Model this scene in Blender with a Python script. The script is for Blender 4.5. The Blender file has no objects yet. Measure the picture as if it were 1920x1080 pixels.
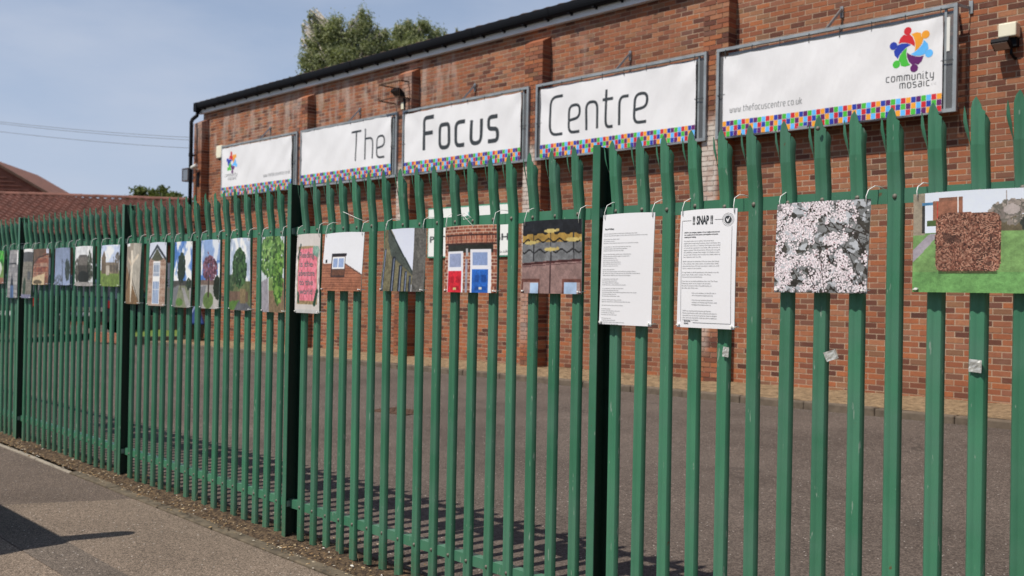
import bpy, bmesh, math, random
import numpy as np
from mathutils import Matrix, Vector
R_ = math.radians
rnd = random.Random(7)
nrg = np.random.default_rng(11)
sc = bpy.context.scene
col = sc.collection
# ---------------------------------------------------------------- camera
# world: +x runs along the fence (to the right), +y towards the building, z up
YAW, PITCH, ROLL, CAMH = 0.80561, 0.00363, 0.01808, 1.7163
Fv = Vector((-math.sin(YAW)*math.cos(PITCH), math.cos(YAW)*math.cos(PITCH), math.sin(PITCH)))
Rv = Vector((math.cos(YAW), math.sin(YAW), 0))
Uv = Rv.cross(Fv)
R2 = Rv*math.cos(ROLL)+Uv*math.sin(ROLL)
U2 = Uv*math.cos(ROLL)-Rv*math.sin(ROLL)
cam = bpy.data.cameras.new('camera')
cam.lens = 34.666; cam.sensor_width = 36; cam.clip_start = .05; cam.clip_end = 2000
cam.dof.use_dof = True; cam.dof.focus_distance = 4.7; cam.dof.aperture_fstop = 3.6
co = bpy.data.objects.new('camera', cam)
m = Matrix((R2, U2, -Fv)).transposed().to_4x4(); m.translation = (0, 0, CAMH)
co.matrix_world = m
col.objects.link(co); sc.camera = co
# ---------------------------------------------------------------- sky and sun
AZ, EL = R_(13), R_(56.5)
TRAVEL = Vector((math.sin(AZ)*math.cos(EL), math.cos(AZ)*math.cos(EL), -math.sin(EL)))
world = bpy.data.worlds.new('World'); sc.world = world; world.use_nodes = True
nt = world.node_tree; nt.nodes.clear()
def wn(t): return nt.nodes.new(t)
sky = wn('ShaderNodeTexSky'); sky.sky_type = 'NISHITA'; sky.sun_disc = False
sky.sun_elevation = EL; sky.sun_rotation = R_(180)+AZ
sky.air_density = 1.0; sky.dust_density = .7; sky.ozone_density = 3.0
tc = wn('ShaderNodeTexCoord'); mp = wn('ShaderNodeMapping'); mp.inputs['Scale'].default_value = (1, 1, 3.2)
nz = wn('ShaderNodeTexNoise'); nz.inputs['Scale'].default_value = 2.6; nz.inputs['Detail'].default_value = 7; nz.inputs['Roughness'].default_value = .55
rp = wn('ShaderNodeValToRGB'); rp.color_ramp.elements[0].position = .43; rp.color_ramp.elements[1].position = .70
rp.color_ramp.elements[1].color = (.55, .55, .55, 1)
mx = wn('ShaderNodeMix'); mx.data_type = 'RGBA'; mx.inputs[7].default_value = (5.6, 6.1, 7.2, 1)
bg = wn('ShaderNodeBackground'); bg.inputs['Strength'].default_value = .10
wo = wn('ShaderNodeOutputWorld')
L = nt.links.new
sx = wn('ShaderNodeSeparateXYZ'); L(tc.outputs['Generated'], sx.inputs[0])
hz_ = wn('ShaderNodeValToRGB'); hz_.color_ramp.interpolation = 'EASE'; hz_.color_ramp.elements[0].position = 0; hz_.color_ramp.elements[0].color = (.86, .86, .86, 1)
hz_.color_ramp.elements[1].position = .62; hz_.color_ramp.elements[1].color = (0, 0, 0, 1); L(sx.outputs[2], hz_.inputs[0])
hm = wn('ShaderNodeMix'); hm.data_type = 'RGBA'; L(hz_.outputs[0], hm.inputs[0]); L(sky.outputs[0], hm.inputs[6]); hm.inputs[7].default_value = (4.6, 5.4, 7.05, 1)
L(tc.outputs['Generated'], mp.inputs[0]); L(mp.outputs[0], nz.inputs['Vector']); L(nz.outputs[0], rp.inputs[0])
L(rp.outputs[0], mx.inputs[0]); L(hm.outputs[2], mx.inputs[6]); L(mx.outputs[2], bg.inputs[0]); L(bg.outputs[0], wo.inputs[0])
sun = bpy.data.lights.new('sun', 'SUN'); sun.energy = 4.7; sun.angle = R_(.53); sun.color = (1, .93, .82)
so = bpy.data.objects.new('sun', sun); so.rotation_euler = TRAVEL.to_track_quat('-Z', 'Y').to_euler(); so.location = (0, 0, 20)
col.objects.link(so)
sc.view_settings.view_transform = 'Standard'; sc.view_settings.look = 'None'
sc.view_settings.exposure = 0.05; sc.view_settings.gamma = 1; sc.view_settings.use_curve_mapping = False
sc.render.engine = 'CYCLES'

# ---------------------------------------------------------------- materials
MATS = {}
class N:
    def __init__(s, name, rough=.7, metal=0, spec=.5):
        s.m = bpy.data.materials.new(name); s.m.use_nodes = True; s.t = s.m.node_tree
        s.b = s.t.nodes['Principled BSDF']; s.b.inputs['Roughness'].default_value = rough
        s.b.inputs['Metallic'].default_value = metal; s.b.inputs['Specular IOR Level'].default_value = spec
        MATS[name] = s.m
    def n(s, t, **k):
        o = s.t.nodes.new(t)
        for a, v in k.items(): setattr(o, a, v)
        return o
    def l(s, a, b): s.t.links.new(a, b)
    def pos(s, scale=(1, 1, 1)):
        g = s.n('ShaderNodeNewGeometry'); mm = s.n('ShaderNodeMapping'); mm.inputs['Scale'].default_value = scale
        s.l(g.outputs['Position'], mm.inputs[0]); return mm.outputs[0]
    def objco(s, scale=(1, 1, 1)):
        g = s.n('ShaderNodeTexCoord'); mm = s.n('ShaderNodeMapping'); mm.inputs['Scale'].default_value = scale
        s.l(g.outputs['Object'], mm.inputs[0]); return mm.outputs[0]
    def noise(s, v, scale, detail=4, rough=.55):
        o = s.n('ShaderNodeTexNoise'); o.inputs['Scale'].default_value = scale; o.inputs['Detail'].default_value = detail
        o.inputs['Roughness'].default_value = rough; s.l(v, o.inputs['Vector']); return o.outputs[0]
    def ramp(s, f, stops):
        o = s.n('ShaderNodeValToRGB'); cr = o.color_ramp
        while len(cr.elements) < len(stops): cr.elements.new(.5)
        for e, (p, c) in zip(cr.elements, stops):
            e.position = p; e.color = (c, c, c, 1) if isinstance(c, (int, float)) else (*c, 1)
        s.l(f, o.inputs[0]); return o.outputs[0]
    def mix(s, f, a, b, mode='MIX'):
        o = s.n('ShaderNodeMix', data_type='RGBA', blend_type=mode)
        for i, v in ((0, f), (6, a), (7, b)):
            if hasattr(v, 'links'): s.l(v, o.inputs[i])
            elif i == 0: o.inputs[0].default_value = v
            else: o.inputs[i].default_value = (*v, 1)
        return o.outputs[2]
    def math(s, op, a, b=0, c=0):
        o = s.n('ShaderNodeMath', operation=op)
        for i, v in ((0, a), (1, b), (2, c)):
            if hasattr(v, 'links'): s.l(v, o.inputs[i])
            else: o.inputs[i].default_value = v
        return o.outputs[0]
    def color(s, v):
        if hasattr(v, 'links'): s.l(v, s.b.inputs['Base Color'])
        else: s.b.inputs['Base Color'].default_value = (*v, 1)
    def bump(s, h, strength=.3, dist=.01):
        o = s.n('ShaderNodeBump'); o.inputs['Strength'].default_value = strength; o.inputs['Distance'].default_value = dist
        s.l(h, o.inputs['Height']); s.l(o.outputs[0], s.b.inputs['Normal'])
def box_mask(s, x0, x1, z0, z1, soft=.08):
    g = s.n('ShaderNodeNewGeometry'); sp = s.n('ShaderNodeSeparateXYZ'); s.l(g.outputs['Position'], sp.inputs[0])
    def ss(v, a, b):
        o = s.n('ShaderNodeMapRange', interpolation_type='SMOOTHSTEP'); o.inputs[1].default_value = a; o.inputs[2].default_value = b
        s.l(v, o.inputs[0]); return o.outputs[0]
    mx_ = s.math('MULTIPLY', ss(sp.outputs[0], x0-soft, x0+soft), ss(sp.outputs[0], x1+soft, x1-soft))
    mz_ = s.math('MULTIPLY', ss(sp.outputs[2], z0-soft*3, z0+soft*3), ss(sp.outputs[2], z1+soft*3, z1-soft*3))
    return s.math('MULTIPLY', mx_, mz_)
def simple(name, c, rough=.6, metal=0, var=.15, scale=8, spec=.5, bump=0):
    s = N(name, rough, metal, spec); v = s.pos(); n = s.noise(v, scale)
    f = s.ramp(n, [(.3, 1-var), (.7, 1+var)]) if var else None
    if f: s.color(s.mix(1, c, f, 'MULTIPLY'))
    else: s.color(c)
    if bump: s.bump(s.noise(v, scale*6), bump, .004)
    return s.m
PIL = [-8.29, -12.12, -15.83, -19.70, -24.94]     # right edges of the brick pilasters (front face)
def stains(s, base):
    v = s.pos()
    big = s.noise(v, .55, 5, .65); c = s.mix(s.ramp(big, [(.42, 0), (.66, .5)]), base, (.20, .075, .04))
    st = s.noise(s.pos((2.4, 2.4, .45)), 1.6, 6, .62)
    m1 = box_mask(s, -26, -14.6, 5.5, 6.42, .3); m2 = box_mask(s, -12.0, -10.8, 5.3, 6.3, .3)
    msk = s.math('MULTIPLY', s.math('MAXIMUM', m1, s.math('MULTIPLY', m2, .5)), s.ramp(st, [(.46, 0), (.64, .62)]))
    pm = None
    for px, z0, z1, k in ((PIL[0], 2.2, 4.35, 1), (PIL[1], 2.0, 4.3, 1), (PIL[2], 2.0, 4.3, 1), (PIL[0]-.1, .9, 2.2, .55), (PIL[1]-.1, .8, 2.0, .4)):
        q = s.math('MULTIPLY', box_mask(s, px-.46, px-.17, z0, z1, .05), k)
        pm = q if pm is None else s.math('MAXIMUM', pm, q)
    ps = s.math('MULTIPLY', pm, s.ramp(s.noise(v, 9, 4), [(.34, .5), (.6, 1)]))
    msk = s.math('MAXIMUM', msk, ps)
    c = s.mix(msk, c, (.56, .50, .45))
    sp = s.math('MULTIPLY', s.ramp(s.noise(v, 3.3, 5, .7), [(.58, 0), (.75, 1)]), .22)
    return s.mix(sp, c, (.36, .27, .21))
s = N('brick_clay', .88, 0, .2)
g = s.n('ShaderNodeNewGeometry'); oi = s.n('ShaderNodeObjectInfo')
t = s.math('FRACT', s.math('ADD', g.outputs['Random Per Island'], oi.outputs['Random']))
base = s.ramp(t, [(0, (.075, .036, .028)), (.12, (.12, .052, .038)), (.20, (.25, .092, .052)), (.40, (.35, .124, .058)), (.56, (.42, .150, .062)), (.70, (.27, .122, .080)), (.82, (.41, .185, .098)), (.91, (.25, .145, .080)), (1, (.145, .072, .058))])
s.t.nodes['Color Ramp'].color_ramp.interpolation = 'LINEAR'
t2 = s.noise(s.pos(), 26, 4, .65)
base = s.mix(s.ramp(t2, [(.30, .0), (.72, .42)]), base, (.17, .06, .045))
s.color(stains(s, base)); s.bump(s.noise(s.pos(), 90, 3), .35, .003)
s = N('mortar', .95, 0, .1)
s.color(stains(s, s.mix(s.noise(s.pos(), 7), (.42, .315, .225), (.56, .44, .33)))); s.bump(s.noise(s.pos(), 120), .4, .003)

def tarmac(name, c1, c2, patches=()):
    s = N(name, .9, 0, .25); v = s.pos()
    ve = s.n('ShaderNodeTexVoronoi'); ve.inputs['Scale'].default_value = 105 if name == 'car_park_tarmac' else 150; s.l(v, ve.inputs['Vector'])
    se = s.n('ShaderNodeSeparateColor'); s.l(ve.outputs['Color'], se.inputs[0])
    f = s.math('POWER', s.math('MULTIPLY', se.outputs[0], s.ramp(s.noise(v, 21, 5, .8), [(.25, .55), (.75, 1.25)])), 1.35)
    c = s.mix(f, c1, c2)
    lo = s.ramp(s.noise(v, .8, 4), [(.32, .80), (.68, 1.16)])
    c = s.mix(1, c, lo, 'MULTIPLY')
    vo = s.n('ShaderNodeTexVoronoi'); vo.inputs['Scale'].default_value = 42; s.l(v, vo.inputs['Vector'])
    sp = s.n('ShaderNodeSeparateColor'); s.l(vo.outputs['Color'], sp.inputs[0])
    chip = s.math('MULTIPLY', s.math('LESS_THAN', vo.outputs['Distance'], .25), s.math('GREATER_THAN', sp.outputs[0], .93))
    c = s.mix(s.math('MULTIPLY', chip, .7), c, (.50, .46, .42))
    if name == 'car_park_tarmac':
        cr = s.n('ShaderNodeTexVoronoi', feature='DISTANCE_TO_EDGE'); cr.inputs['Scale'].default_value = .38; wv = s.n('ShaderNodeVectorMath', operation='ADD')
        nn = s.n('ShaderNodeTexNoise'); nn.inputs['Scale'].default_value = 1.6; nn.inputs['Detail'].default_value = 5; s.l(v, nn.inputs['Vector']); s.l(v, wv.inputs[0]); s.l(nn.outputs['Color'], wv.inputs[1]); s.l(wv.outputs[0], cr.inputs['Vector'])
        c = s.mix(s.math('MULTIPLY', s.math('LESS_THAN', cr.outputs['Distance'], .004), s.ramp(s.noise(v, .7, 2), [(.5, 0), (.6, .5)])), c, (.03, .026, .022))
        c = s.mix(s.ramp(s.noise(v, 1.9, 2, .4), [(.70, 0), (.76, .45)]), c, (.045, .038, .034))
        c = s.mix(s.ramp(s.noise(s.pos((.25, 1.6, 1)), 1.1, 4), [(.45, 0), (.7, .22)]), c, (.17, .14, .12))
    for (kx, ky, kc, kk) in patches:      # half planes kx*x+ky*y > kc take another mix of asphalt
        gg = s.n('ShaderNodeNewGeometry'); q = s.n('ShaderNodeSeparateXYZ'); s.l(gg.outputs['Position'], q.inputs[0])
        h = s.math('GREATER_THAN', s.math('ADD', s.math('MULTIPLY', q.outputs[0], kx), s.math('MULTIPLY', q.outputs[1], ky)), kc)
        c = s.mix(h, c, kk, 'MULTIPLY')
    s.color(c); s.bump(s.noise(v, 150, 2, .8), .4, .004); return s
tarmac('car_park_tarmac', (.052, .041, .035), (.172, .138, .118))
# two resurfaced patches of the footpath
tarmac('path_tarmac', (.080, .062, .048), (.325, .252, .196), patches=((-1, .47, 9.35, (.68, .68, .72)),))
tarmac('path_patch', (.060, .048, .040), (.215, .176, .146))
simple('concrete', (.26, .23, .19), .9, var=.2, scale=14, bump=.5)
simple('kerb_concrete', (.12, .093, .068), .9, var=.3, scale=9, bump=.5)
simple('concrete_edging', (.105, .083, .056), .9, var=.5, scale=12, bump=.6)
s = N('verge_gravel', .95, 0, .1); v = s.pos()
s.color(s.mix(s.ramp(s.noise(v, 11, 6, .75), [(.38, 0), (.62, 1)]), (.12, .085, .052), (.34, .245, .150))); s.bump(s.noise(v, 60), .8, .01)
s = N('soil', .95, 0, .1); v = s.pos()
s.color(s.mix(s.ramp(s.noise(v, 30, 5, .7), [(.4, 0), (.62, 1)]), (.035, .026, .021), (.15, .105, .065))); s.bump(s.noise(v, 60), .9, .02)
s = N('litter', .9, 0, .2); gg = s.n('ShaderNodeNewGeometry')
s.color(s.ramp(gg.outputs['Random Per Island'], [(0, (.05, .04, .034)), (.45, (.10, .07, .045)), (.62, (.19, .115, .06)), (.80, (.36, .25, .13)), (.94, (.45, .36, .24)), (1, (.60, .57, .52))]))
s = N('green_paint', .36, 0, .5); v = s.pos()
cg = s.mix(s.ramp(s.noise(s.pos((3, 3, 1.2)), 2.2, 5), [(.3, 0), (.75, 1)]), (.038, .158, .090), (.060, .200, .118))
cg = s.mix(s.ramp(s.noise(s.pos((9, 9, 3)), 5, 5, .7), [(.70, 0), (.76, .45)]), cg, (.012, .06, .05))
cg = s.mix(s.ramp(s.noise(s.pos((14, 14, 9)), 4.3, 3, .6), [(.76, 0), (.79, .8)]), cg, (.40, .44, .40))
gz_ = s.n('ShaderNodeNewGeometry'); sz_ = s.n('ShaderNodeSeparateXYZ'); s.l(gz_.outputs['Position'], sz_.inputs[0])
mud = s.n('ShaderNodeMapRange', interpolation_type='SMOOTHSTEP'); mud.inputs[1].default_value = .30; mud.inputs[2].default_value = .02; s.l(sz_.outputs[2], mud.inputs[0])
cg = s.mix(s.math('MULTIPLY', mud.outputs[0], s.ramp(s.noise(s.pos((5, 5, 5)), 6, 5, .7), [(.42, .1), (.7, .75)])), cg, (.10, .10, .065))
oi = s.n('ShaderNodeObjectInfo'); cg = s.mix(1, cg, s.ramp(oi.outputs['Random'], [(0, .86), (1, 1.12)]), 'MULTIPLY')
cg = s.mix(s.ramp(s.noise(s.pos((1.3, 1.3, 2.1)), 1.7, 3), [(.42, 0), (.66, .55)]), cg, (.082, .185, .135))
cg = s.mix(s.ramp(s.noise(s.pos((40, 40, 9)), 1.1, 3, .6), [(.675, 0), (.70, .55)]), cg, (.30, .36, .31))
cg = s.mix(s.ramp(s.noise(s.pos((22, 22, 16)), 1.5, 4, .6), [(.70, 0), (.73, .8)]), cg, (.13, .060, .025))
s.color(cg); s.bump(s.noise(v, 45, 3), .12, .003)
simple('green_shade_paint', (.006, .030, .018), .6, var=.1)  # deep shade inside the post channels, put into the colour
simple('galvanised', (.36, .38, .39), .45, .75, var=.25, scale=20)
simple('steel_bolt', (.14, .13, .11), .6, .3, var=.2, scale=60)
simple('zinc_frame', (.30, .33, .35), .5, .35, var=.18, scale=6)
simple('black_plastic', (.008, .009, .012), .6, var=.1, scale=3, spec=.12)
simple('rusty_steel', (.10, .055, .035), .85, .2, var=.4, scale=20)
simple('white_board', (.66, .66, .68), .6, var=.07, scale=2)
simple('cream_plastic', (.78, .74, .58), .45, var=.04)
simple('white_plastic', (.72, .72, .68), .5, var=.05)
simple('white_tie', (.82, .82, .80), .4, var=0)
simple('lamp_glass', (.30, .25, .22), .2, var=.1)
simple('tape', (.50, .50, .48), .35, .3, var=.3, scale=50)
simple('ink', (.030, .036, .042), .55, var=0)
simple('grey_ink', (.16, .17, .18), .6, var=0)
simple('pale_ink', (.50, .50, .51), .6, var=0)
simple('sign_white', (.80, .82, .80), .45, var=.03)
simple('sign_green', (.03, .28, .17), .45, var=.05)
simple('sign_teal', (.04, .34, .30), .45, var=.05)
s = N('paper', .5, 0, .4); s.color((.78, .78, .82)); s.bump(s.noise(s.pos(), 5, 2), .05, .01)
s = N('vinyl', .45, 0, .4); s.color(s.mix(s.noise(s.pos(), 1.2, 3), (.73, .73, .75), (.79, .79, .81)))
s.bump(s.noise(s.pos((1.6, 1, .5)), 1.7, 4), .55, .05)
s = N('print', .45, 0, .4); a = s.n('ShaderNodeAttribute', attribute_name='print'); s.color(a.outputs['Color'])
s = N('perspex', .25, 0, .5); s.color((.16, .17, .18)); s.b.inputs['Alpha'].default_value = .55
s = N('perspex_dark', .25, 0, .5); s.color((.10, .105, .11)); s.b.inputs['Alpha'].default_value = .88
simple('roof_clay', (.19, .082, .060), .9, var=.35, scale=2.5, bump=.4)
simple('roof_brown', (.10, .058, .038), .9, var=.35, scale=6, bump=.4)
simple('roof_orange', (.20, .085, .055), .9, var=.25, scale=4, bump=.4)
simple('house_brick', (.30, .125, .075), .9, var=.35, scale=14)
simple('dark_board', (.02, .018, .017), .6, var=.1)
simple('window_white', (.75, .75, .74), .4, var=.03)
s = N('glass_dark', .08, 0, .6); s.color((.03, .035, .04))
s = N('car_black', .16, 0, .7); s.color((.010, .011, .014))
s = N('car_blue', .2, 0, .7); s.color((.015, .02, .035))
s = N('chrome', .15, 1); s.color((.75, .75, .77))
simple('tyre', (.02, .02, .02), .85)
simple('plate_white', (.82, .82, .80), .5, var=0)
simple('tail_red', (.35, .01, .01), .3, var=0)
simple('brown_wood', (.14, .075, .05), .8, var=.3, scale=10)
simple('blue_plastic', (.02, .05, .20), .4, var=.05)
s = N('grass', .9, 0, .2); v = s.pos(); s.color(s.mix(s.noise(v, 6, 5), (.07, .13, .02), (.17, .21, .05))); s.bump(s.noise(v, 40), .8, .03)
simple('far_ground', (.10, .11, .06), .95, var=.2, scale=1)
def leafmat(name, a, b, tr=.25):
    s = N(name, .6, 0, .3); g = s.n('ShaderNodeNewGeometry')
    s.color(s.ramp(g.outputs['Random Per Island'], [(0, a), (1, b)]))
    t = s.n('ShaderNodeBsdfTranslucent'); t.inputs[0].default_value = (b[0]*1.3, b[1]*1.4, b[2]*.8, 1)
    mxs = s.n('ShaderNodeMixShader'); mxs.inputs[0].default_value = tr
    out = s.t.nodes['Material Output']; s.l(s.b.outputs[0], mxs.inputs[1]); s.l(t.outputs[0], mxs.inputs[2]); s.l(mxs.outputs[0], out.inputs[0])
leafmat('leaf_birch', (.10, .125, .055), (.31, .335, .17))
leafmat('leaf_round', (.06, .085, .018), (.14, .165, .05))
leafmat('leaf_hedge', (.012, .026, .010), (.035, .06, .02), .1)
simple('bark_pale', (.42, .38, .33), .9, var=.5, scale=5)
simple('bark', (.09, .065, .045), .9, var=.3, scale=8)

# ---------------------------------------------------------------- object helpers
def sp_tag(o, label=None, cat=None, group=None, kind=None):
    if label: o['label'] = label
    if cat: o['category'] = cat
    if group: o['group'] = group
    if kind: o['kind'] = kind
    return o
def empty(name, loc=(0, 0, 0), rz=0, **k):
    o = bpy.data.objects.new(name, None); o.location = loc; o.rotation_euler = (0, 0, rz); o.empty_display_size = .1
    col.objects.link(o); return sp_tag(o, **k)
def link(name, me, parent=None, loc=None, **k):
    o = bpy.data.objects.new(name, me); col.objects.link(o)
    if parent is not None: o.parent = parent
    if loc is not None: o.location = loc
    return sp_tag(o, **k)
class MB:
    def __init__(s): s.v = []; s.f = []; s.c = []
    def q(s, pts):
        i = len(s.v); s.v += [tuple(p) for p in pts]; s.f.append(tuple(range(i, i+len(pts)))); return s
    def box(s, x0, x1, y0, y1, z0, z1, skip=''):
        i = len(s.v)
        s.v += [(x0, y0, z0), (x1, y0, z0), (x1, y1, z0), (x0, y1, z0), (x0, y0, z1), (x1, y0, z1), (x1, y1, z1), (x0, y1, z1)]
        F = {'b': (0, 3, 2, 1), 't': (4, 5, 6, 7), 'f': (0, 1, 5, 4), 'k': (2, 3, 7, 6), 'l': (3, 0, 4, 7), 'r': (1, 2, 6, 5)}
        for k, f in F.items():
            if k not in skip: s.f.append(tuple(i+a for a in f))
        return s
    def obox(s, c, ax, ay, az):       # oriented box, half axes
        c, ax, ay, az = map(Vector, (c, ax, ay, az)); i = len(s.v)
        for dz in (-1, 1):
            for dx, dy in ((-1, -1), (1, -1), (1, 1), (-1, 1)): s.v.append(tuple(c+ax*dx+ay*dy+az*dz))
        for f in ((0, 3, 2, 1), (4, 5, 6, 7), (0, 1, 5, 4), (2, 3, 7, 6), (3, 0, 4, 7), (1, 2, 6, 5)): s.f.append(tuple(i+a for a in f))
        return s
    def bar(s, a, b, w, h):
        a, b = Vector(a), Vector(b); d = (b-a); u = Vector((0, 0, 1)) if abs(d.normalized().z) < .9 else Vector((1, 0, 0))
        x = d.cross(u).normalized(); y = x.cross(d).normalized()
        return s.obox((a+b)/2, d/2, x*w/2, y*h/2)
    def tube(s, pts, r, n=8, caps=True):
        pts = [Vector(p) for p in pts]; rr = r if isinstance(r, (list, tuple)) else [r]*len(pts)
        i0 = len(s.v); prev = None
        for k, p in enumerate(pts):
            d = (pts[min(k+1, len(pts)-1)]-pts[max(k-1, 0)]).normalized()
            if prev is None:
                a = Vector((0, 0, 1)) if abs(d.z) < .9 else Vector((1, 0, 0)); x = d.cross(a).normalized()
            else: x = (prev-d*prev.dot(d)).normalized()
            prev = x; y = d.cross(x)
            for j in range(n):
                t = 2*math.pi*j/n; s.v.append(tuple(p+(x*math.cos(t)+y*math.sin(t))*rr[k]))
        for k in range(len(pts)-1):
            for j in range(n):
                a = i0+k*n+j; b = i0+k*n+(j+1) % n; s.f.append((a, b, b+n, a+n))
        if caps:
            s.f.append(tuple(i0+j for j in range(n))[::-1]); s.f.append(tuple(i0+(len(pts)-1)*n+j for j in range(n)))
        return s
    def prism(s, poly, axis, d0, d1):   # poly in the two other axes
        n = len(poly); i = len(s.v)
        for d in (d0, d1):
            for a, b in poly:
                s.v.append({'x': (d, a, b), 'y': (a, d, b), 'z': (a, b, d)}[axis])
        s.f.append(tuple(range(i, i+n))); s.f.append(tuple(range(i+2*n-1, i+n-1, -1)))
        for k in range(n): s.f.append((i+k, i+(k+1) % n, i+n+(k+1) % n, i+n+k))
        return s
    def mesh(s, name, mat, smooth=False, fix=True):
        me = bpy.data.meshes.new(name); me.from_pydata(s.v, [], s.f)
        me.materials.append(MATS[mat] if isinstance(mat, str) else mat)
        if fix and len(s.f) < 20000:
            bm = bmesh.new(); bm.from_mesh(me); bmesh.ops.recalc_face_normals(bm, faces=bm.faces); bm.to_mesh(me); bm.free()
        if smooth:
            me.polygons.foreach_set('use_smooth', [True]*len(me.polygons))
        if s.c:
            at = me.color_attributes.new('print', 'FLOAT_COLOR', 'CORNER')
            arr = np.repeat(np.array([(*c, 1) for c in s.c], dtype=np.float32), [len(f) for f in s.f], axis=0)
            at.data.foreach_set('color', arr.ravel())
        me.update(); return me
    def obj(s, name, mat, parent=None, smooth=False, fix=True, **k):
        return link(name, s.mesh(name, mat, smooth, fix), parent, **k)
def bevel(o, w=.01, seg=2):
    b = o.modifiers.new('bevel', 'BEVEL'); b.width = w; b.segments = seg; b.limit_method = 'ANGLE'; return o

# ---------------------------------------------------------------- ground
def ramp01(t): return max(0., min(1., t))
def gz(x, y):      # car park surface: rises gently from the fence to the kerb by the building
    top = .27+.009*(max(-30, min(0, x))+13)
    return top*ramp01((y-3.7)/7.3)
def wz(x): return gz(x, 11.1)+.125
MB().q([(-900, -900, -.06), (900, -900, -.06), (900, 900, -.06), (-900, 900, -.06)]).obj('far_ground', 'far_ground', kind='structure')
def grid(name, mat, x0, x1, nx, y0, y1, ny, zf):
    b = MB()
    for j in range(ny+1):
        for i in range(nx+1):
            x = x0+(x1-x0)*i/nx; y = y0+(y1-y0)*j/ny; b.v.append((x, y, zf(x, y)))
    for j in range(ny):
        for i in range(nx):
            a = j*(nx+1)+i; b.f.append((a, a+1, a+nx+2, a+nx+1))
    return b.obj(name, mat, smooth=True, fix=False, kind='structure')
grid('car_park_tarmac', 'car_park_tarmac', -70, 24, 94, 3.66, 60, 77, gz)
path = MB().box(-60, 30, 1.15, 3.31, -.06, 0, 'b').obj('footpath', 'path_tarmac', kind='structure')
MB().box(-60, 30, -9, .98, -.2, -.105, 'b').obj('road', 'car_park_tarmac', kind='structure')
# a trench reinstatement in the footpath: own sheet of finer asphalt
MB().q([(-13.8, 2.13, .004), (-9, 2.15, .004), (-6.5, 2.135, .004), (6, 2.11, .004), (6, 2.41, .004), (-5.9, 2.42, .004), (-7.4, 2.44, .004), (-13.8, 2.43, .004)]).obj('path_patch', 'path_patch', kind='structure')
kb = empty('roadside_kerb', (0, 0, 0), kind='structure')
me = bevel(MB().box(0, .9, 0, .145, -.2, .005).obj('kerb_stone', 'concrete', kb, loc=(-9, 1.0, 0)), .015)
for i in range(1, 22):
    c = me.copy(); c.location.x = -14+i*.912; col.objects.link(c)
me.location.x = -14
ed = empty('footpath_edging', kind='structure')
base = MB().box(0, .912, 0, .098, -.1, .012).obj('edging_stone', 'concrete_edging', ed)
bevel(base, .008); base.location = (-22, 3.315, 0)
simple('pale_concrete', (.27, .235, .19), .9, var=.25, scale=16, bump=.4)
clean_ = bevel(MB().box(0, .912, 0, .045, -.1, .014).obj('edging_stone', 'pale_concrete', ed), .008); clean_.location = (-22+10*.915, 3.315, 0)
for i in range(1, 26):
    c = base.copy()
    if 11 <= i <= 13: c = clean_.copy()
    c.location = (-22+i*.915, 3.315+rnd.uniform(-.006, .006), rnd.uniform(-.006, .004)); c.rotation_euler = (0, rnd.uniform(-.004, .004), rnd.uniform(-.006, .006)); col.objects.link(c)
def soilz(x, y):
    t = math.sin((y-3.41)/(.34)*math.pi) if 3.41 < y < 3.75 else 0
    q = .5+.5*math.sin(x*5.1+math.sin(x*2.3)*2)*math.sin(x*1.7+1)
    return .004+max(0, t)*(.018+.038*q)+.006*math.sin(x*37+y*50)
grid('soil_strip', 'soil', -16, 3, 380, 3.405, 3.76, 10, soilz)
b = MB()
for i in range(8000):       # stones, husks and dead leaves
    u = rnd.random(); x = -14+15*u**1.0; y = 3.45+rnd.gauss(0, .055) if rnd.random() < .62 else rnd.uniform(3.36, 3.95)
    if y > 4.1 or y < 3.30: continue
    if math.sin(x*3.3)+math.sin(x*7.9+2)+rnd.uniform(-1.6, 1.6) < -.5: continue
    z = soilz(x, y) if 3.41 < y < 3.76 else .014 if y < 3.41 else gz(x, y)+.003
    r = rnd.uniform(.003, .009)*(1.6 if rnd.random() < .06 else 1); a = rnd.random()*6.28; h = r*rnd.uniform(.3, .9)
    L1 = r*rnd.uniform(1, 1.9)
    p = [(x+L1*math.cos(a), y+L1*math.sin(a), z), (x-r*math.sin(a), y+r*math.cos(a), z), (x-L1*math.cos(a), y-L1*math.sin(a), z), (x+r*math.sin(a), y-r*math.cos(a), z)]
    i0 = len(b.v); b.v += p+[(x+rnd.uniform(-r, r)*.4, y+rnd.uniform(-r, r)*.4, z+h)]
    for k in range(4): b.f.append((i0+k, i0+(k+1) % 4, i0+4))
b.obj('leaf_litter', 'litter', kind='stuff', fix=False)
b = MB()
for i in range(160):       # a few dry stalks along the fence foot
    x = -13+14*rnd.random(); y = 3.4+rnd.random()*.35; a = rnd.random()*6.28; h = rnd.uniform(.03, .15); l = rnd.uniform(.0, .08)
    dx, dy = math.cos(a)*l, math.sin(a)*l; w = .0012
    b.q([(x-w, y, .01), (x+w, y, .01), (x+dx+w, y+dy, h), (x+dx-w, y+dy, h)])
b.obj('dry_stalks', 'verge_gravel', kind='stuff', fix=False)
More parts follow.
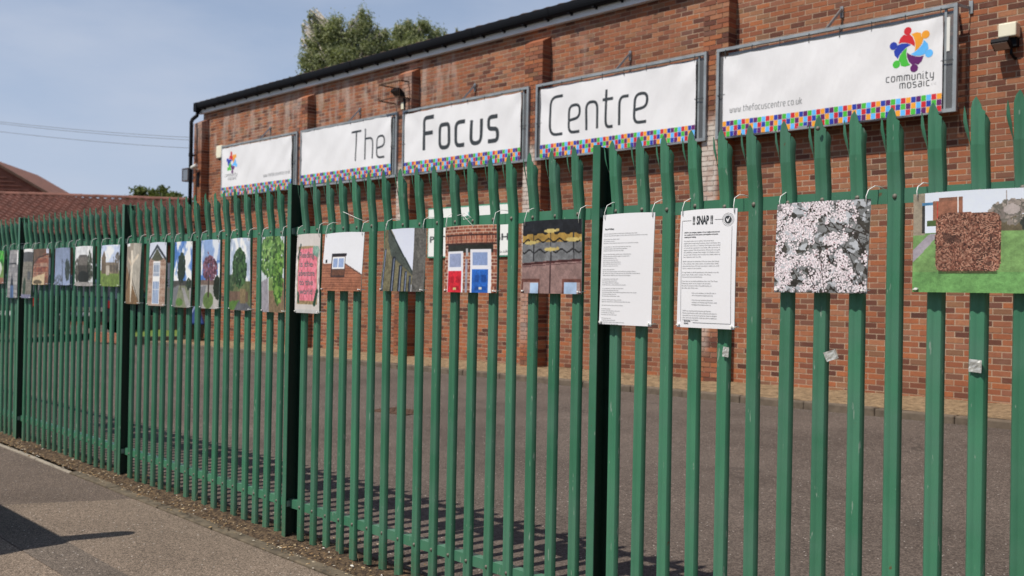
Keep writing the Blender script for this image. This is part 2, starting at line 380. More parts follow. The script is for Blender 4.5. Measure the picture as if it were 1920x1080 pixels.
# verge and kerb in front of the building
grid('verge', 'verge_gravel', -26.4, 6, 130, 11.16, 12.52, 5, lambda x, y: wz(x)+.012*math.sin(x*9+y*5)*math.sin(x*3.1)+(y-11.16)*.03-.035)
kb = empty('car_park_kerb', kind='structure')
km = MB().box(0, .913, 0, .125, -.2, .0); km0 = km.obj('kerb_stone', 'kerb_concrete', kb); bevel(km0, .02)
for i in range(36):
    x = -26.4+i*.915; c = km0 if i == 0 else km0.copy()
    if i: col.objects.link(c)
    c.location = (x, 11.04+rnd.uniform(-.008, .008), gz(x, 11.1)+.095+rnd.uniform(-.006, .006)); c.rotation_euler = (0, -.009, rnd.uniform(-.006, .006))
# man hole
mh = empty('manhole_cover', (-10.05, 7.75, gz(-10, 7.75)), .1, label='flat iron manhole cover set in the car park tarmac behind the fence', cat='manhole cover')
MB().box(-.33, .33, -.25, -.22, -.02, .006).box(-.33, .33, .22, .25, -.02, .006).box(-.33, -.30, -.22, .22, -.02, .006).box(.30, .33, -.22, .22, -.02, .006).obj('frame', 'rusty_steel', mh)
b = MB().box(-.29, .29, -.21, .21, -.02, .004)
for i in range(6):
    for j in range(4): b.box(-.26+i*.09, -.20+i*.09, -.18+j*.095, -.12+j*.095, .004, .009)
b.obj('lid', 'rusty_steel', mh)

# ---------------------------------------------------------------- the brick building
YW = 12.5
BX0, BX1 = -25.28, 4.0
ZT = 6.42
bld = empty('brick_hall', (-11, YW, 0), label='long red brick hall with pilasters, black gutter and white fascia behind the green fence', cat='building')
bld.location = (0, 0, 0)
b = MB().box(BX0, BX1, YW, YW+10, .0, ZT)
for px in PIL: b.box(px-.436, px-.008, YW-.207, YW+.01, 0, 6.10)
b.obj('wall', 'mortar', bld)
Q = .215
COUR = .075; C0 = .05
def pil_at(x0, x1, z):
    if z > 6.09: return []
    return [p for p in PIL if x0 < p and x1 > p-.444]
bricks = []    # (x0,x1,y0,y1,z0,z1)
nc = int((ZT-C0)/COUR)+1
for k in range(nc):
    z0 = C0+k*COUR; z1 = z0+.0625
    if z1 > ZT: break
    off = .1125*(k % 2)
    segs = []
    cuts = [BX0]+[v for p in sorted(PIL) for v in (p-.444, p)]+[BX1] if z0 < 6.06 else [BX0, BX1]
    for s0, s1 in zip(cuts[::2], cuts[1::2]):
        x = math.floor((s0-BX0)/.225)*.225+BX0-off
        while x < s1:
            a, e = max(x, s0), min(x+.2125, s1)
            if e-a > .03: bricks.append((a, e, YW-.0035+rnd.uniform(-.002, .0012), z0+rnd.uniform(-.001, .001), z1, 'w'))
            x += .225
    if z0 < 6.06:
        for p in PIL:
            yf = YW-Q-.002+rnd.uniform(-.002, .002)
            if k % 2 == 0: xs = [(p-.444, p-.229), (p-.215, p)]
            else: xs = [(p-.444, p-.339), (p-.329, p-.115), (p-.105, p)]
            for a, e in xs: bricks.append((a, e, yf, z0, z1, 'p'))
# the 300 bricks that show largest: unobstructed wall at the right of the picture
campos = Vector((0, 0, CAMH))
def pix(p):
    d = Vector(p)-campos; z = d.dot(Fv)
    if z < .1: return None
    return 960+1848.9*d.dot(R2)/z, 540-1848.9*d.dot(U2)/z
def score(t):
    q = pix(((t[0]+t[1])/2, t[2], (t[3]+t[4])/2))
    if q is None or not (4 < q[0] < 1916 and 4 < q[1] < 1076): return -1
    if t[3] < 4.1 and q[1] > 190: pass
    if -8.6 < t[0] < -4.95 and 3.9 < t[3] < 5.4: return -1      # behind the banner
    return (t[1]-t[0])*(1000/((-t[0])**2+150+(0 if q[1] < 190 else 60)))
order = sorted(range(len(bricks)), key=lambda i: -score(bricks[i]))
single = set(order[:296])
# unseen wing in the same brick, added to shade the pilasters' right sides
WX0, WX1, WY0, WY1, WT = .6, 9.0, 4.9, YW, 7.6
MB().box(WX0, WX1, WY0, WY1, 0, WT).obj('added_wing_wall', 'mortar', bld)
MB().box(WX0-.15, WX1+.15, WY0-.15, WY1, WT, WT+.16).obj('added_wing_parapet', 'concrete', bld)
wing = MB()
for k in range(int(WT/COUR)):
    z0 = k*COUR+.01; off = .1125*(k % 2)
    x = WX0-off
    while x < WX1: wing.box(max(x, WX0-.0035), min(x+.2125, WX1), WY0-.0035, WY0+.003, z0, z0+.0625, 'k'); x += .225
    y = WY0-off+.11
    while y < WY1: wing.box(WX0-.0035, WX0+.003, max(y, WY0), min(y+.2125, WY1), z0, z0+.0625, 'r'); y += .225
wing.obj('added_wing_brick_courses', 'brick_clay', bld, fix=False, kind='stuff')
stuff = MB(); meshes = {}
for i, (a, e, y, z0, z1, kd) in enumerate(bricks):
    depth = .012 if kd == 'w' else .2
    if i in single:
        key = (round(e-a, 2), kd)
        if key not in meshes:
            w = e-a; meshes[key] = MB().box(0, w, 0, depth, 0, z1-z0, 'k').mesh('brick', 'brick_clay')
        link('brick', meshes[key], bld, (a, y, z0))
    else:
        stuff.box(a, e, y, y+depth if kd == 'w' else YW-.002, z0, z1, 'k')
stuff.obj('brick_courses', 'brick_clay', bld, fix=False, kind='stuff')
# sloping tile caps on the pilasters
for px in PIL:
    MB().prism([(YW-.214, 6.10), (YW, 6.10), (YW, 6.235), (YW-.214, 6.125)], 'x', px-.443, px-.001).obj('pilaster_cap', 'brick_clay', bld)
# fascia, soffit, gutter, tiles
MB().box(BX0-.1, BX1, YW-.105, YW-.01, ZT-.02, ZT+.225).obj('fascia', 'white_board', bld)
b = MB(); pts = []
gy, gzc, gr = YW-.175, ZT+.215, .066
gp_ = [(gy-.072, gzc+.035), (gy-.070, gzc-.02), (gy-.062, gzc-.07), (gy-.048, gzc-.115), (gy-.025, gzc-.145), (gy+.005, gzc-.155), (gy+.062, gzc-.155), (gy+.066, gzc+.03)]
gp_ = [(y_, z_ if z_ > gzc else gzc+(z_-gzc)*.84) for y_, z_ in gp_]
b.prism(gp_+[(y_-(.006 if y_ > gy else -.006), z_+.006) for y_, z_ in gp_][::-1], 'x', BX0-.08, BX1)
x = BX0+1.2
g_ = b.obj('gutter', 'black_plastic', bld)
while x < BX1:
    MB().prism([(gy+(y_-gy)*1.1, gzc+(z_-gzc)*1.05) for y_, z_ in gp_[:7]], 'x', x, x+.09).obj('gutter_joint', 'black_plastic', bld)
    x += 2.0
x = BX0+.3; brk = MB().box(-.022, .022, gy-.03, YW-.106, gzc-.150, gzc-.130).box(-.022, .022, YW-.118, YW-.106, gzc-.165, gzc-.130).mesh('gutter_bracket', 'black_plastic')
while x < BX1:
    link('gutter_bracket', brk, bld, (x, 0, 0)); x += .56
SL = math.tan(R_(17)); ye, ze = YW-.215, ZT+.262
MB().prism([(ye+.03, ze-.012), (YW+5, ze+SL*(YW+5-ye)-.012), (YW+10.2, ze-.012), (YW+10.2, ze-.06), (ye+.03, ze-.06)], 'x', BX0-.12, BX1).obj('roof', 'roof_brown', bld)
tile = MB()
for k in range(6):
    x0 = k*.05; z = .012*math.sin(k/6*math.pi*2); z2 = .012*math.sin((k+1)/6*math.pi*2)
    tile.q([(x0, 0, z), (x0+.05, 0, z2), (x0+.05, .34, z2+.34*SL), (x0, .34, z+.34*SL)])
    tile.q([(x0, 0, z-.016), (x0+.05, 0, z2-.016), (x0+.05, 0, z2), (x0, 0, z)])
tm = tile.mesh('roof_tile', 'roof_brown')
x = BX0-.12
while x < BX1-.2:
    link('roof_tile', tm, bld, (x, ye+rnd.uniform(-.006, .006), ze+.004+rnd.uniform(-.003, .004))); x += .302
tb = MB()
for r in range(1, 15):
    x = BX0-.12
    while x < BX1-.2:
        for (f) in tile.f[::2]:
            tb.q([(tile.v[i][0]+x, tile.v[i][1]+ye+r*.3, tile.v[i][2]+ze+.006+r*.3*SL+.014) for i in f])
        x += .302
tb.obj('roof_tile_courses', 'roof_brown', bld, fix=False, kind='stuff')
# downpipe with swan neck at the left corner
dp = empty('downpipe', (BX0+.1, YW-.2, 0), label='black downpipe with swan neck at the left corner of the brick hall', cat='drainpipe')
dp.location = (0, 0, 0); X = -25.135
MB().tube([(X-.16, gy, gzc-.10), (X-.16, gy, gzc-.25), (X-.155, gy-.02, gzc-.30), (X-.13, YW-.33, gzc-.42), (X-.11, YW-.37, gzc-.50), (X-.1, YW-.37, gzc-.60), (X-.1, YW-.37, .4)], .05, 12).obj('pipe', 'black_plastic', dp, True)
MB().box(X-.24, X-.08, gy-.085, gy+.06, gzc-.19, gzc+.045).obj('hopper', 'black_plastic', dp)
for z in (5.2, 3.4, 1.6): MB().tube([(X-.1, YW-.37, z), (X-.1, YW-.37, z+.09)], .062, 12).box(X-.2, X, YW-.31, YW-.28, z+.02, z+.06).obj('pipe_clip', 'black_plastic', dp)
# little gas-flue like cage box hanging off the corner
cg_ = empty('wire_cage', (-25.83, 12.42, 4.60), label='small grey box beside the black downpipe, sticking out past the hall corner', cat='box')
b = MB()
w, h, d = .17, .34, .16
for sx in (-w, w):
    for sy in (-d, d): b.bar((sx, sy, 0), (sx, sy, h), .018, .018)
    for z in (0, h): b.bar((sx, -d, z), (sx, d, z), .018, .018)
for sy in (-d, d):
    for z in (0, h): b.bar((-w, sy, z), (w, sy, z), .018, .018)
b.obj('frame', 'rusty_steel', cg_); MB().box(-w+.01, w-.01, -d+.01, d-.01, .01, h-.01).obj('panel', 'perspex', cg_)
# alarm box, cctv, lamps
al = empty('alarm_box', (-24.02, 12.36, 5.08), label='cream alarm bell box at the left end of the first banner', cat='alarm box')
bevel(MB().prism([(-.12, .0), (.12, .0), (.16, .12), (.14, .33), (-.14, .33), (-.16, .12)], 'y', -.05, .13).obj('casing', 'cream_plastic', al), .02)
MB().box(-.06, .06, -.02, .13, -.05, .0).obj('sounder', 'black_plastic', al)
cc = empty('security_camera', (-25.08, 12.20, 4.9), label='small white security camera on the corner pilaster of the hall', cat='security camera')
MB().tube([(-.02, .08, -.05), (-.02, -.02, 0), (.0, -.04, .03)], .022, 8).obj('bracket', 'white_plastic', cc)
MB().tube([(-.13, -.06, .0), (.1, -.03, .06)], .045, 10).obj('camera_body', 'white_plastic', cc)
MB().box(-.05, .06, .06, .09, -.5, -.12).obj('junction_box', 'black_plastic', cc)
fl = empty('floodlight', (-4.42, YW, 4.72), label='small black floodlight under a cream sensor box, right of the widest banner', cat='floodlight')
bevel(MB().box(-.10, .105, -.165, -.02, .14, .305).obj('sensor_box', 'cream_plastic', fl), .012)
MB().box(-.06, .09, -.10, 0, .03, .138).obj('back_box', 'black_plastic', fl)
MB().obox((-.05, -.18, .055), (.10, 0, 0), (0, .07, -.04), (0, .014, .024)).obj('lamp_head', 'black_plastic', fl)
MB().obox((-.05, -.197, .026), (.085, 0, 0), (0, .055, -.031), (0, .002, .0035)).obj('lamp_glass', 'lamp_glass', fl)
MB().tube([(.03, -.1, .03), (.04, -.12, -.06), (.05, -.05, -.1), (.05, 0, -.1)], .018, 8).obj('arm', 'black_plastic', fl)
f2 = empty('caged_floodlight', (-16.2, YW-.2, 5.6), label='dark floodlight with a rusty cage, above the gap left of the Focus banner', cat='floodlight')
b = MB()
for z in (.0, .33): b.bar((-.42, -.25, z), (.28, -.25, z+.0), .03, .02); b.bar((-.42, -.25, z), (-.42, .19, z), .03, .02); b.bar((.28, -.25, z), (.28, .0, z), .03, .02)
for x in [-.42+.07*i for i in range(11)]: b.bar((x, -.25, 0), (x, -.25, .33), .006, .006)
b.obj('cage', 'rusty_steel', f2)
MB().obox((.02, -.1, .14), (.13, 0, .0), (0, .07, -.05), (0, .02, .03)).obj('lamp_head', 'black_plastic', f2)
MB().tube([(.12, -.02, .1), (.16, -.02, -.05), (.16, .0, -.25)], .03, 8).obj('arm', 'black_plastic', f2)
MB().box(.05, .14, -.03, .03, -.2, -.06).obj('junction_box', 'cream_plastic', f2)

# ---------------------------------------------------------------- stroke lettering
def rounded(poly, r=.12, n=5):
    if len(poly) < 3: return poly
    closed = poly[0] == poly[-1]; P = [Vector(p) for p in (poly[:-1] if closed else poly)]; out = []
    m = len(P)
    for i, p in enumerate(P):
        if not closed and i in (0, m-1): out.append(p); continue
        a, c = P[(i-1) % m], P[(i+1) % m]; da, dc = (a-p), (c-p)
        ra = min(r, da.length*.5); rc = min(r, dc.length*.5)
        s_, e_ = p+da.normalized()*ra, p+dc.normalized()*rc
        for k in range(n+1):
            t = k/n; out.append(s_*(1-t)**2+p*2*t*(1-t)+e_*t*t)
    if closed: out.append(out[0])
    return [tuple(v) for v in out]
X_ = .70    # x height
G = {
 'T': (.62, [[(0, 1), (.62, 1)], [(.31, 1), (.31, 0)]], 0), 'F': (.5, [[(0, 0), (0, 1), (.52, 1)], [(0, .52), (.46, .52)]], .15),
 'C': (.55, [[(.56, 1), (0, 1), (0, 0), (.56, 0)]], .28), 'h': (.46, [[(0, 1.04), (0, 0)], [(0, X_), (.46, X_), (.46, 0)]], .2),
 'e': (.48, [[(.46, 0), (0, 0), (0, X_), (.48, X_), (.48, .36), (.02, .32)]], .2), 'o': (.48, [[(.24, X_), (0, X_), (0, 0), (.48, 0), (.48, X_), (.24, X_)]], .2),
 'c': (.42, [[(.44, X_), (0, X_), (0, 0), (.44, 0)]], .2), 'u': (.46, [[(0, X_), (0, 0), (.46, 0), (.46, X_)]], .2),
 's': (.42, [[(.42, X_), (0, X_), (0, .37), (.42, .33), (.42, 0), (0, 0)]], .13), 'n': (.46, [[(0, 0), (0, X_), (.46, X_), (.46, 0)]], .2),
 't': (.34, [[(.08, .95), (.08, 0), (.36, 0)], [(-.06, X_), (.36, X_)]], .16), 'r': (.3, [[(0, 0), (0, X_), (.34, X_)]], .2),
 'w': (.68, [[(0, X_), (.1, 0), (.34, 0), (.34, X_*.9)], [(.34, 0), (.58, 0), (.68, X_)]], .14), 'f': (.3, [[(.36, 1.02), (.08, 1.02), (.08, 0)], [(-.06, X_), (.34, X_)]], .16),
 '.': (.05, [[(0, 0), (.05, 0)]], 0), 'k': (.42, [[(0, 1.04), (0, 0)], [(.42, X_), (.04, .36), (.44, 0)]], .05),
 'm': (.74, [[(0, 0), (0, X_), (.37, X_), (.37, 0)], [(.3, X_), (.74, X_), (.74, 0)]], .16), 'i': (.04, [[(0, X_), (0, 0)], [(0, .92), (0, .99)]], 0),
 'y': (.46, [[(0, X_), (0, .05), (.42, .05)], [(.46, X_), (.42, -.28), (.2, -.34)]], .16), 'a': (.44, [[(.04, X_), (.44, X_), (.44, 0), (0, 0), (0, .38), (.44, .38)]], .15),
}
who, who_ch = [], []
def strokes(text, stroke, gap=.2):
    out = []; x = 0; who.clear()
    for ch in text:
        if ch == ' ': x += .4; continue
        w, pl, r = G[ch]; who_ch.append(ch)
        for p in pl: who.append(len(who_ch)); out.append([(a+x, b_) for a, b_ in rounded(p, r)])
        x += w+gap+stroke
    return out, x-gap-stroke
def lettering(text, x0, x1, z0, z1, capz, stroke, yf, name, mat, parent, slant=0):
    """stroke = width relative to cap height; x0..x1 fit; z0 baseline at x0, z1 baseline at x1"""
    st, W = strokes(text, stroke); b = MB(); sx = (x1-x0)/W; sz = capz; hw = stroke*capz/2
    last = who[0]; big = capz > .3
    for wi_, pl in zip(list(who), st):
        if big and wi_ != last: b.obj('letter', mat, parent, fix=False); b = MB(); last = wi_
        # resample
        pts = []
        for (a, b_), (c, d) in zip(pl, pl[1:]):
            n = max(1, int(math.hypot((c-a)*sx, (d-b_)*sz)/.06))
            for k in range(n): pts.append((a+(c-a)*k/n, b_+(d-b_)*k/n))
        pts.append(pl[-1])
        P = [Vector((x0+a*sx, z0+(z1-z0)*(a/W)+b_*sz)) for a, b_ in pts]
        L_, R__ = [], []
        for i, p in enumerate(P):
            d = (P[min(i+1, len(P)-1)]-P[max(i-1, 0)])
            d = d.normalized() if d.length > 1e-6 else Vector((1, 0)); nn = Vector((-d.y, d.x))
            L_.append(p+nn*hw); R__.append(p-nn*hw)
        for i in range(len(P)-1):
            b.q([(q.x, yf(q.x, q.y)-.0018, q.y) for q in (R__[i], R__[i+1], L_[i+1], L_[i])])
    return b.obj('letter' if big else name, mat, parent, fix=False, **({} if big else dict(kind='stuff')))
# ---------------------------------------------------------------- banners in steel frames
YF = 12.26
def s2l(c): return tuple(((v/255+.055)/1.055)**2.4 if v/255 > .04 else v/255/12.92 for v in c)
PALC = {'R': (203, 38, 48), 'O': (238, 160, 44), 'B': (38, 62, 170), 'P': (98, 30, 102), 'G': (72, 186, 60), 'L': (96, 184, 250)}
PALC = {k: s2l(v) for k, v in PALC.items()}
ROWS = ['ROBPGL', 'GPOLRB', 'LRGBPO']
heads = {'R': 100, 'O': 40, 'L': -20, 'P': -80, 'G': -140, 'B': 160}
redp = [(-.140, .104), (-.120, .174), (-.085, .206), (-.057, .185), (-.03, .18), (-.003, .20), (.015, .150), (.033, .088), (.034, .037), (-.009, .070), (-.062, .095), (-.101, .106)]
redp = [(x*.97, z) for x, z in redp]
redq = [(-.165, .100), (-.140, .168), (-.095, .205), (-.055, .188), (-.015, .195), (.025, .150), (.050, .085), (.052, .028), (.0, .070), (-.062, .096), (-.12, .107)]
def logo(cx, cz, s_, yf, parent):
    b = MB()
    for k, ang in heads.items():
        rot = R_(ang-100); c, sn = math.cos(rot), math.sin(rot)
        P = [(cx+(x*c-z*sn)*s_, cz+(x*sn+z*c)*s_) for x, z in redq]
        cen = (sum(p[0] for p in P)/len(P), sum(p[1] for p in P)/len(P))
        for i in range(len(P)):
            q = [cen, P[i], P[(i+1) % len(P)]]
            b.q([(x, yf(x, z)-.0018, z) for x, z in q]); b.c.append(PALC[k])
        hx, hz = cx+.245*s_*math.cos(R_(ang)), cz+.245*s_*math.sin(R_(ang))
        ring = [(hx+.05*s_*math.cos(t), hz+.05*s_*math.sin(t)) for t in [i*math.pi/9 for i in range(18)]]
        b.q([(x, yf(x, z)-.0022, z) for x, z in ring]); b.c.append(PALC[k])
    b.obj('logo', 'print', parent, fix=False)
#   frame x0,x1, banner x0,x1, banner top, banner bottom, stay x, label
BN = [(-23.725, -20.055, -23.665, -20.274, 5.290, 4.037, -21.776, 'leftmost white banner, with small round people logo and faint web address'),
      (-19.916, -16.237, -19.837, -16.416, 5.309, 4.081, -17.977, 'white banner reading The in thin letters over a mosaic border'),
      (-16.048, -12.409, -15.959, -12.588, 5.280, 4.057, -14.199, 'white banner reading Focus in bold dark letters over a mosaic border'),
      (-12.230, -8.641, -12.091, -8.820, 5.255, 4.047, -10.391, 'white banner reading Centre in thin letters over a mosaic border'),
      (-8.462, -4.962, -8.332, -5.131, 5.225, 4.037, -6.692, 'rightmost white banner, with big community mosaic logo and web address')]
for bi, (fx0, fx1, bx0, bx1, bt, bb, stx, lab) in enumerate(BN):
    B_ = empty('banner', ((fx0+fx1)/2, YF, 4.03), label=lab, cat='banner', group='banners in steel frames on the hall wall')
    B_.location = (0, 0, 0)
    ft, fb = 5.354, 4.022; w = .045
    b = MB().box(fx0, fx1, YF-.025, YF+.025, ft-w, ft).box(fx0, fx1, YF-.025, YF+.025, fb, fb+w)
    b.box(fx0, fx0+w, YF-.024, YF+.024, fb+w, ft-w).box(fx1-w, fx1, YF-.024, YF+.024, fb+w, ft-w)
    b.box(fx1-.165, fx1-.135, YF+.0, YF+.022, fb+w, ft-w)
    b.obj('frame', 'zinc_frame', B_)
    b = MB()
    b.box(fx0+w, fx1-w, YF+.026, YF+.05, ft-.11, ft-.075)
    b.obj('inner_rail', 'zinc_frame', B_)
    for x in (fx0+.08, fx1-.08):
        MB().bar((x, YF+.03, ft-.09), (x, YW-.01, ft-.09), .03, .03).bar((x, YF+.03, fb+.08), (x, YW-.01, fb+.08), .03, .03).obj('wall_bracket', 'zinc_frame', B_)
    MB().bar((stx-.02, YF-.01, ft-.01), (stx+.085, YW-.03, ft+.285), .034, .03).box(stx+.06, stx+.105, YW-.03, YW-.012, ft+.17, ft+.325).obj('stay', 'galvanised', B_)
    MB().bar((fx1-.02, YF, ft-.02), (fx1+.06, YW-.02, ft-.03), .012, .035).box(fx1+.045, fx1+.09, YW-.025, YW-.012, ft-.10, ft+.06).obj('end_bracket', 'zinc_frame', B_)
    MB().box(fx0+w, fx1-w, YF+.004, YF+.009, fb+w, ft-.115).obj('backing_sheet', 'perspex' if bi in (2, 4) else 'perspex_dark', B_)
    if bi == 4: MB().box(-5.096, -5.056, YF-.004, YF+.0, 4.78, 5.20).obj('white_batten', 'white_plastic', B_)
    def yf(x, z, bx0=bx0, bx1=bx1, bt=bt, bb=bb, bi=bi):
        u = (x-bx0)/(bx1-bx0); v = (z-bb)/(bt-bb); e = max(0, min(u, 1-u, 1))
        edge = min(1, e*12)
        rip = sum(a_*math.exp(-((u-u_)*9)**2-((v-v_)*2.2)**2)*math.sin((x*cx_+z*cz_)*13) for u_, v_, cx_, cz_, a_ in ((0, 1, .7, .9, .007), (1, 1, -.7, .9, .007), (1, 0, .8, .8, .005), (.45+.05*bi, .6, 1, .25, .003)))
        return YF-.03-rip-.007*edge*math.sin(x*3.1+z*4+bi)+.004*math.sin(x*9-z*7)*(1-abs(2*v-1))-.004*math.cos(u*math.pi*2*8)*max(0, v-.8)*5
    nx_, nz_ = 90, 30; b = MB()
    def sag(u): return -.006-.010*abs(math.sin(u*math.pi*7))
    for j in range(nz_+1):
        for i in range(nx_+1):
            u, v = i/nx_, j/nz_; x = bx0+(bx1-bx0)*u; zt = bt+sag(u); zb = bb+.004*abs(math.sin(u*math.pi*7)); z = zb+(zt-zb)*v
            b.v.append((x, yf(x, z), z))
    for j in range(nz_):
        for i in range(nx_):
            a = j*(nx_+1)+i; b.f.append((a, a+1, a+nx_+2, a+nx_+1))
    b.obj('banner_sheet', 'vinyl', B_, True, False)
    b = MB(); tw = .0655; n = int((bx1-bx0)/tw+.5); tw = (bx1-bx0)/n; th = .0765
    for i in range(n):
        for r in range(3):
            x = bx0+i*tw; z = bb+.006+(2-r)*th
            b.q([(xx, yf(xx, zz)-.0018, zz) for xx, zz in ((x+.003, z), (x+tw-.003, z), (x+tw-.003, z+th-.006), (x+.003, z+th-.006))])
            b.c.append(PALC[ROWS[r][(i+[2, 0, 4][r]*0+(1 if bi == 4 else 2)) % 6]])
    b.obj('mosaic_border', 'print', B_, fix=False)
    b = MB()
    for u in [i/7 for i in range(8)]:
        x = bx0+.03+(bx1-bx0-.06)*u; b.box(x-.004, x+.004, YF-.034, YF-.026, bt-.03, ft-.03); b.box(x-.004, x+.004, YF-.034, YF-.026, fb+.02, bb+.02)
    b.box(bx1-.02, fx1-.04, YF-.034, YF-.026, 4.66, 4.668); b.box(fx0+.03, bx0+.03, YF-.034, YF-.026, 4.66, 4.668)
    b.obj('cable_ties', 'ink', B_, fix=False, kind='stuff')
    if bi == 0:
        logo(-23.148, 4.882, .98, yf, B_)
        lettering('community', -23.486, -22.869, 4.534, 4.539, .085, .13, yf, 'lettering', 'grey_ink', B_)
        lettering('mosaic', -23.307, -22.899, 4.439, 4.444, .085, .13, yf, 'lettering', 'grey_ink', B_)
        lettering('www.thefocuscentre.co.uk', -21.537, -20.344, 4.390, 4.400, .085, .11, yf, 'lettering', 'grey_ink', B_)
    if bi == 1: lettering('The', -17.838, -16.635, 4.461, 4.474, .635, .068, yf, 'lettering', 'ink', B_)
    if bi == 2: lettering('Focus', -15.332, -13.195, 4.484, 4.474, .635, .125, yf, 'lettering', 'ink', B_)
    if bi == 3: lettering('Centre', -11.862, -9.744, 4.425, 4.434, .65, .076, yf, 'lettering', 'ink', B_)
    if bi == 4:
        logo(-5.530, 4.868, 1.0, yf, B_)
        lettering('community', -5.847, -5.240, 4.494, 4.474, .095, .12, yf, 'lettering', 'ink', B_)
        lettering('mosaic', -5.668, -5.290, 4.390, 4.380, .095, .12, yf, 'lettering', 'ink', B_)
        lettering('cic', -5.265, -5.205, 4.385, 4.385, .03, .1, yf, 'lettering', 'pale_ink', B_)
        lettering('www.thefocuscentre.co.uk', -8.208, -7.050, 4.385, 4.373, .088, .10, yf, 'lettering', 'grey_ink', B_)

# ---------------------------------------------------------------- font helper (flat print)
def text_mesh(txt, size, bold=0, sx=1):
    cu = bpy.data.curves.new('t', 'FONT'); cu.body = txt; cu.size = size; cu.offset = bold; cu.resolution_u = 2
    o = bpy.data.objects.new('t', cu); col.objects.link(o)
    dg = bpy.context.evaluated_depsgraph_get(); me = bpy.data.meshes.new_from_object(o.evaluated_get(dg)); bpy.data.objects.remove(o)
    v = np.empty(len(me.vertices)*3, np.float32); me.vertices.foreach_get('co', v); v = v.reshape(-1, 3)
    f = [tuple(p.vertices) for p in me.polygons]; bpy.data.meshes.remove(me); v[:, 0] *= sx; return v, f
def print_text(b, txt, x, z, size, yf, width=None, bold=0):
    v, f = text_mesh(txt, size, bold)
    if not len(v): return
    w = v[:, 0].max()-v[:, 0].min(); k = width/w if width else 1; x_min = v[:, 0].min(); i0 = len(b.v)
    for p in v:
        X, Z = x+(p[0]-x_min)*k, z+p[1]; b.v.append((X, yf(X, Z), Z))
    b.f += [tuple(i+i0 for i in t) for t in f]
# council sign on the wall
cs = empty('council_sign', (0, 0, 0), label='white sign reading PETERBOROUGH with thin green border, low on the brick wall behind the fence', cat='sign')
MB().box(-15.44, -13.02, 12.462, 12.485, 2.36, 3.35).obj('border', 'sign_green', cs)
MB().box(-15.415, -13.045, 12.456, 12.461, 2.385, 3.325).obj('panel', 'sign_white', cs)
yy = lambda x, z: 12.4535
b = MB(); print_text(b, 'PETERBOROUGH', -15.36, 2.665, .172, yy, 2.27, .004); print_text(b, 'www.peterborough.co.uk', -14.6, 2.43, .075, yy, 1.52); b.obj('lettering', 'ink', cs, fix=False)
b = MB(); x = -14.3
for k, (dx, h) in enumerate(((0, .16), (.045, .24), (.09, .30), (.135, .30))): b.box(x+dx, x+dx+.03, 12.4525, 12.4555, 2.93, 2.93+h)
b.obj('emblem', 'sign_teal', cs)

# ---------------------------------------------------------------- palisade fence
fence = empty('palisade_fence', (0, 3.55, 0), label='long green steel palisade fence of splayed spiked pales between footpath and car park', cat='fence')
fence.location = (0, 0, 0)
PX = [-5.878+2.75*k for k in range(-4, 4)]
YP = 3.55
prof = [(-.032, .016), (-.0295, .004), (-.0235, -.004), (-.014, -.006), (-.006, -.002), (0, 0), (.006, -.002), (.014, -.006), (.0235, -.004), (.0295, .004), (.032, .016)]
def bendf(z): t = max(0, min(1, (z-2.10)/.22)); return -.023*t*t*(3-2*t)-.02*max(0, z-2.32)
def pale_mesh(seed):
    rr = random.Random(seed); b = MB(); th = .0025
    def strip(rows):     # rows: list of lists of (x,y,z) same length -> front+back sheets
        n = len(rows[0])
        for side in (0, 1):
            i0 = len(b.v)
            for r in rows: b.v += [(x, y+side*th, z) for x, y, z in r]
            for k in range(len(rows)-1):
                for j in range(n-1):
                    a = i0+k*n+j; f = (a, a+1, a+1+n, a+n); b.f.append(f if side == 0 else f[::-1])
    rows = [[(x, y, z) for x, y in prof] for z in (.035, .8, 1.5)]
    rows += [[(x, y+bendf(z), z) for x, y in prof] for z in (2.02, 2.08, 2.14, 2.20, 2.26)]
    strip(rows)
    j = lambda a: rr.uniform(-a, a)
    def sect(i0, i1, z, k, dx=0, dy=0):
        P = prof[i0:i1+1]; cx = sum(p[0] for p in P)/len(P)
        return [(cx+(x-cx)*k+dx, y*max(k, .3)+bendf(z)+dy, z) for x, y in P]
    d = j(.002)
    def spike(z, xa, xb):      # slice of the middle prong between two x positions
        out = []
        for t in range(7):
            x = xa+(xb-xa)*t/6; yy_ = float(np.interp(x, [q[0] for q in prof], [q[1] for q in prof])); out.append((x, yy_+bendf(z), z))
        return out
    strip([spike(2.26, -.024, .024), spike(2.345, -.024, .024), spike(2.372, -.024, .024), spike(2.381, -.024, .0135), spike(2.391, -.0225, .0115), spike(2.395, -.0215, .0105), spike(2.411, -.017+d, .003+d), spike(2.427, -.0065+d, -.0055+d)])
    l = j(.004)
    def blade(z, xa, xb, ya, yb): return [(xa+(xb-xa)*t/2, ya+(yb-ya)*t/2+bendf(z)-(.002 if t == 1 else 0), z) for t in range(3)]
    strip([sect(0, 2, 2.26, 1), blade(2.285, -.0375, -.0265, .010, -.006), blade(2.315, -.0455+l, -.030+l, .003, -.008), blade(2.345, -.050+l, -.0345+l, -.003, -.011), blade(2.37, -.0475+l, -.037+l, -.008, -.012), blade(2.395, -.043+l*1.4, -.0425+l*1.4, -.013, -.013)])
    l = j(.003)
    strip([sect(8, 10, 2.26, 1), sect(8, 10, 2.30, 1.1, .000, 0), sect(8, 10, 2.336, 1.2, .001+l, .000), sect(8, 10, 2.350, .8, -.001+l, .001), sect(8, 10, 2.362, .2, -.004+l, .001)])
    return b.mesh('pale', 'green_paint', True, False)
pales = [pale_mesh(i) for i in range(6)]
def edge_smooth(me):
    try: me.set_sharp_from_angle(angle=R_(40))
    except Exception: pass
for p in pales: edge_smooth(p)
bt = MB(); n = 8
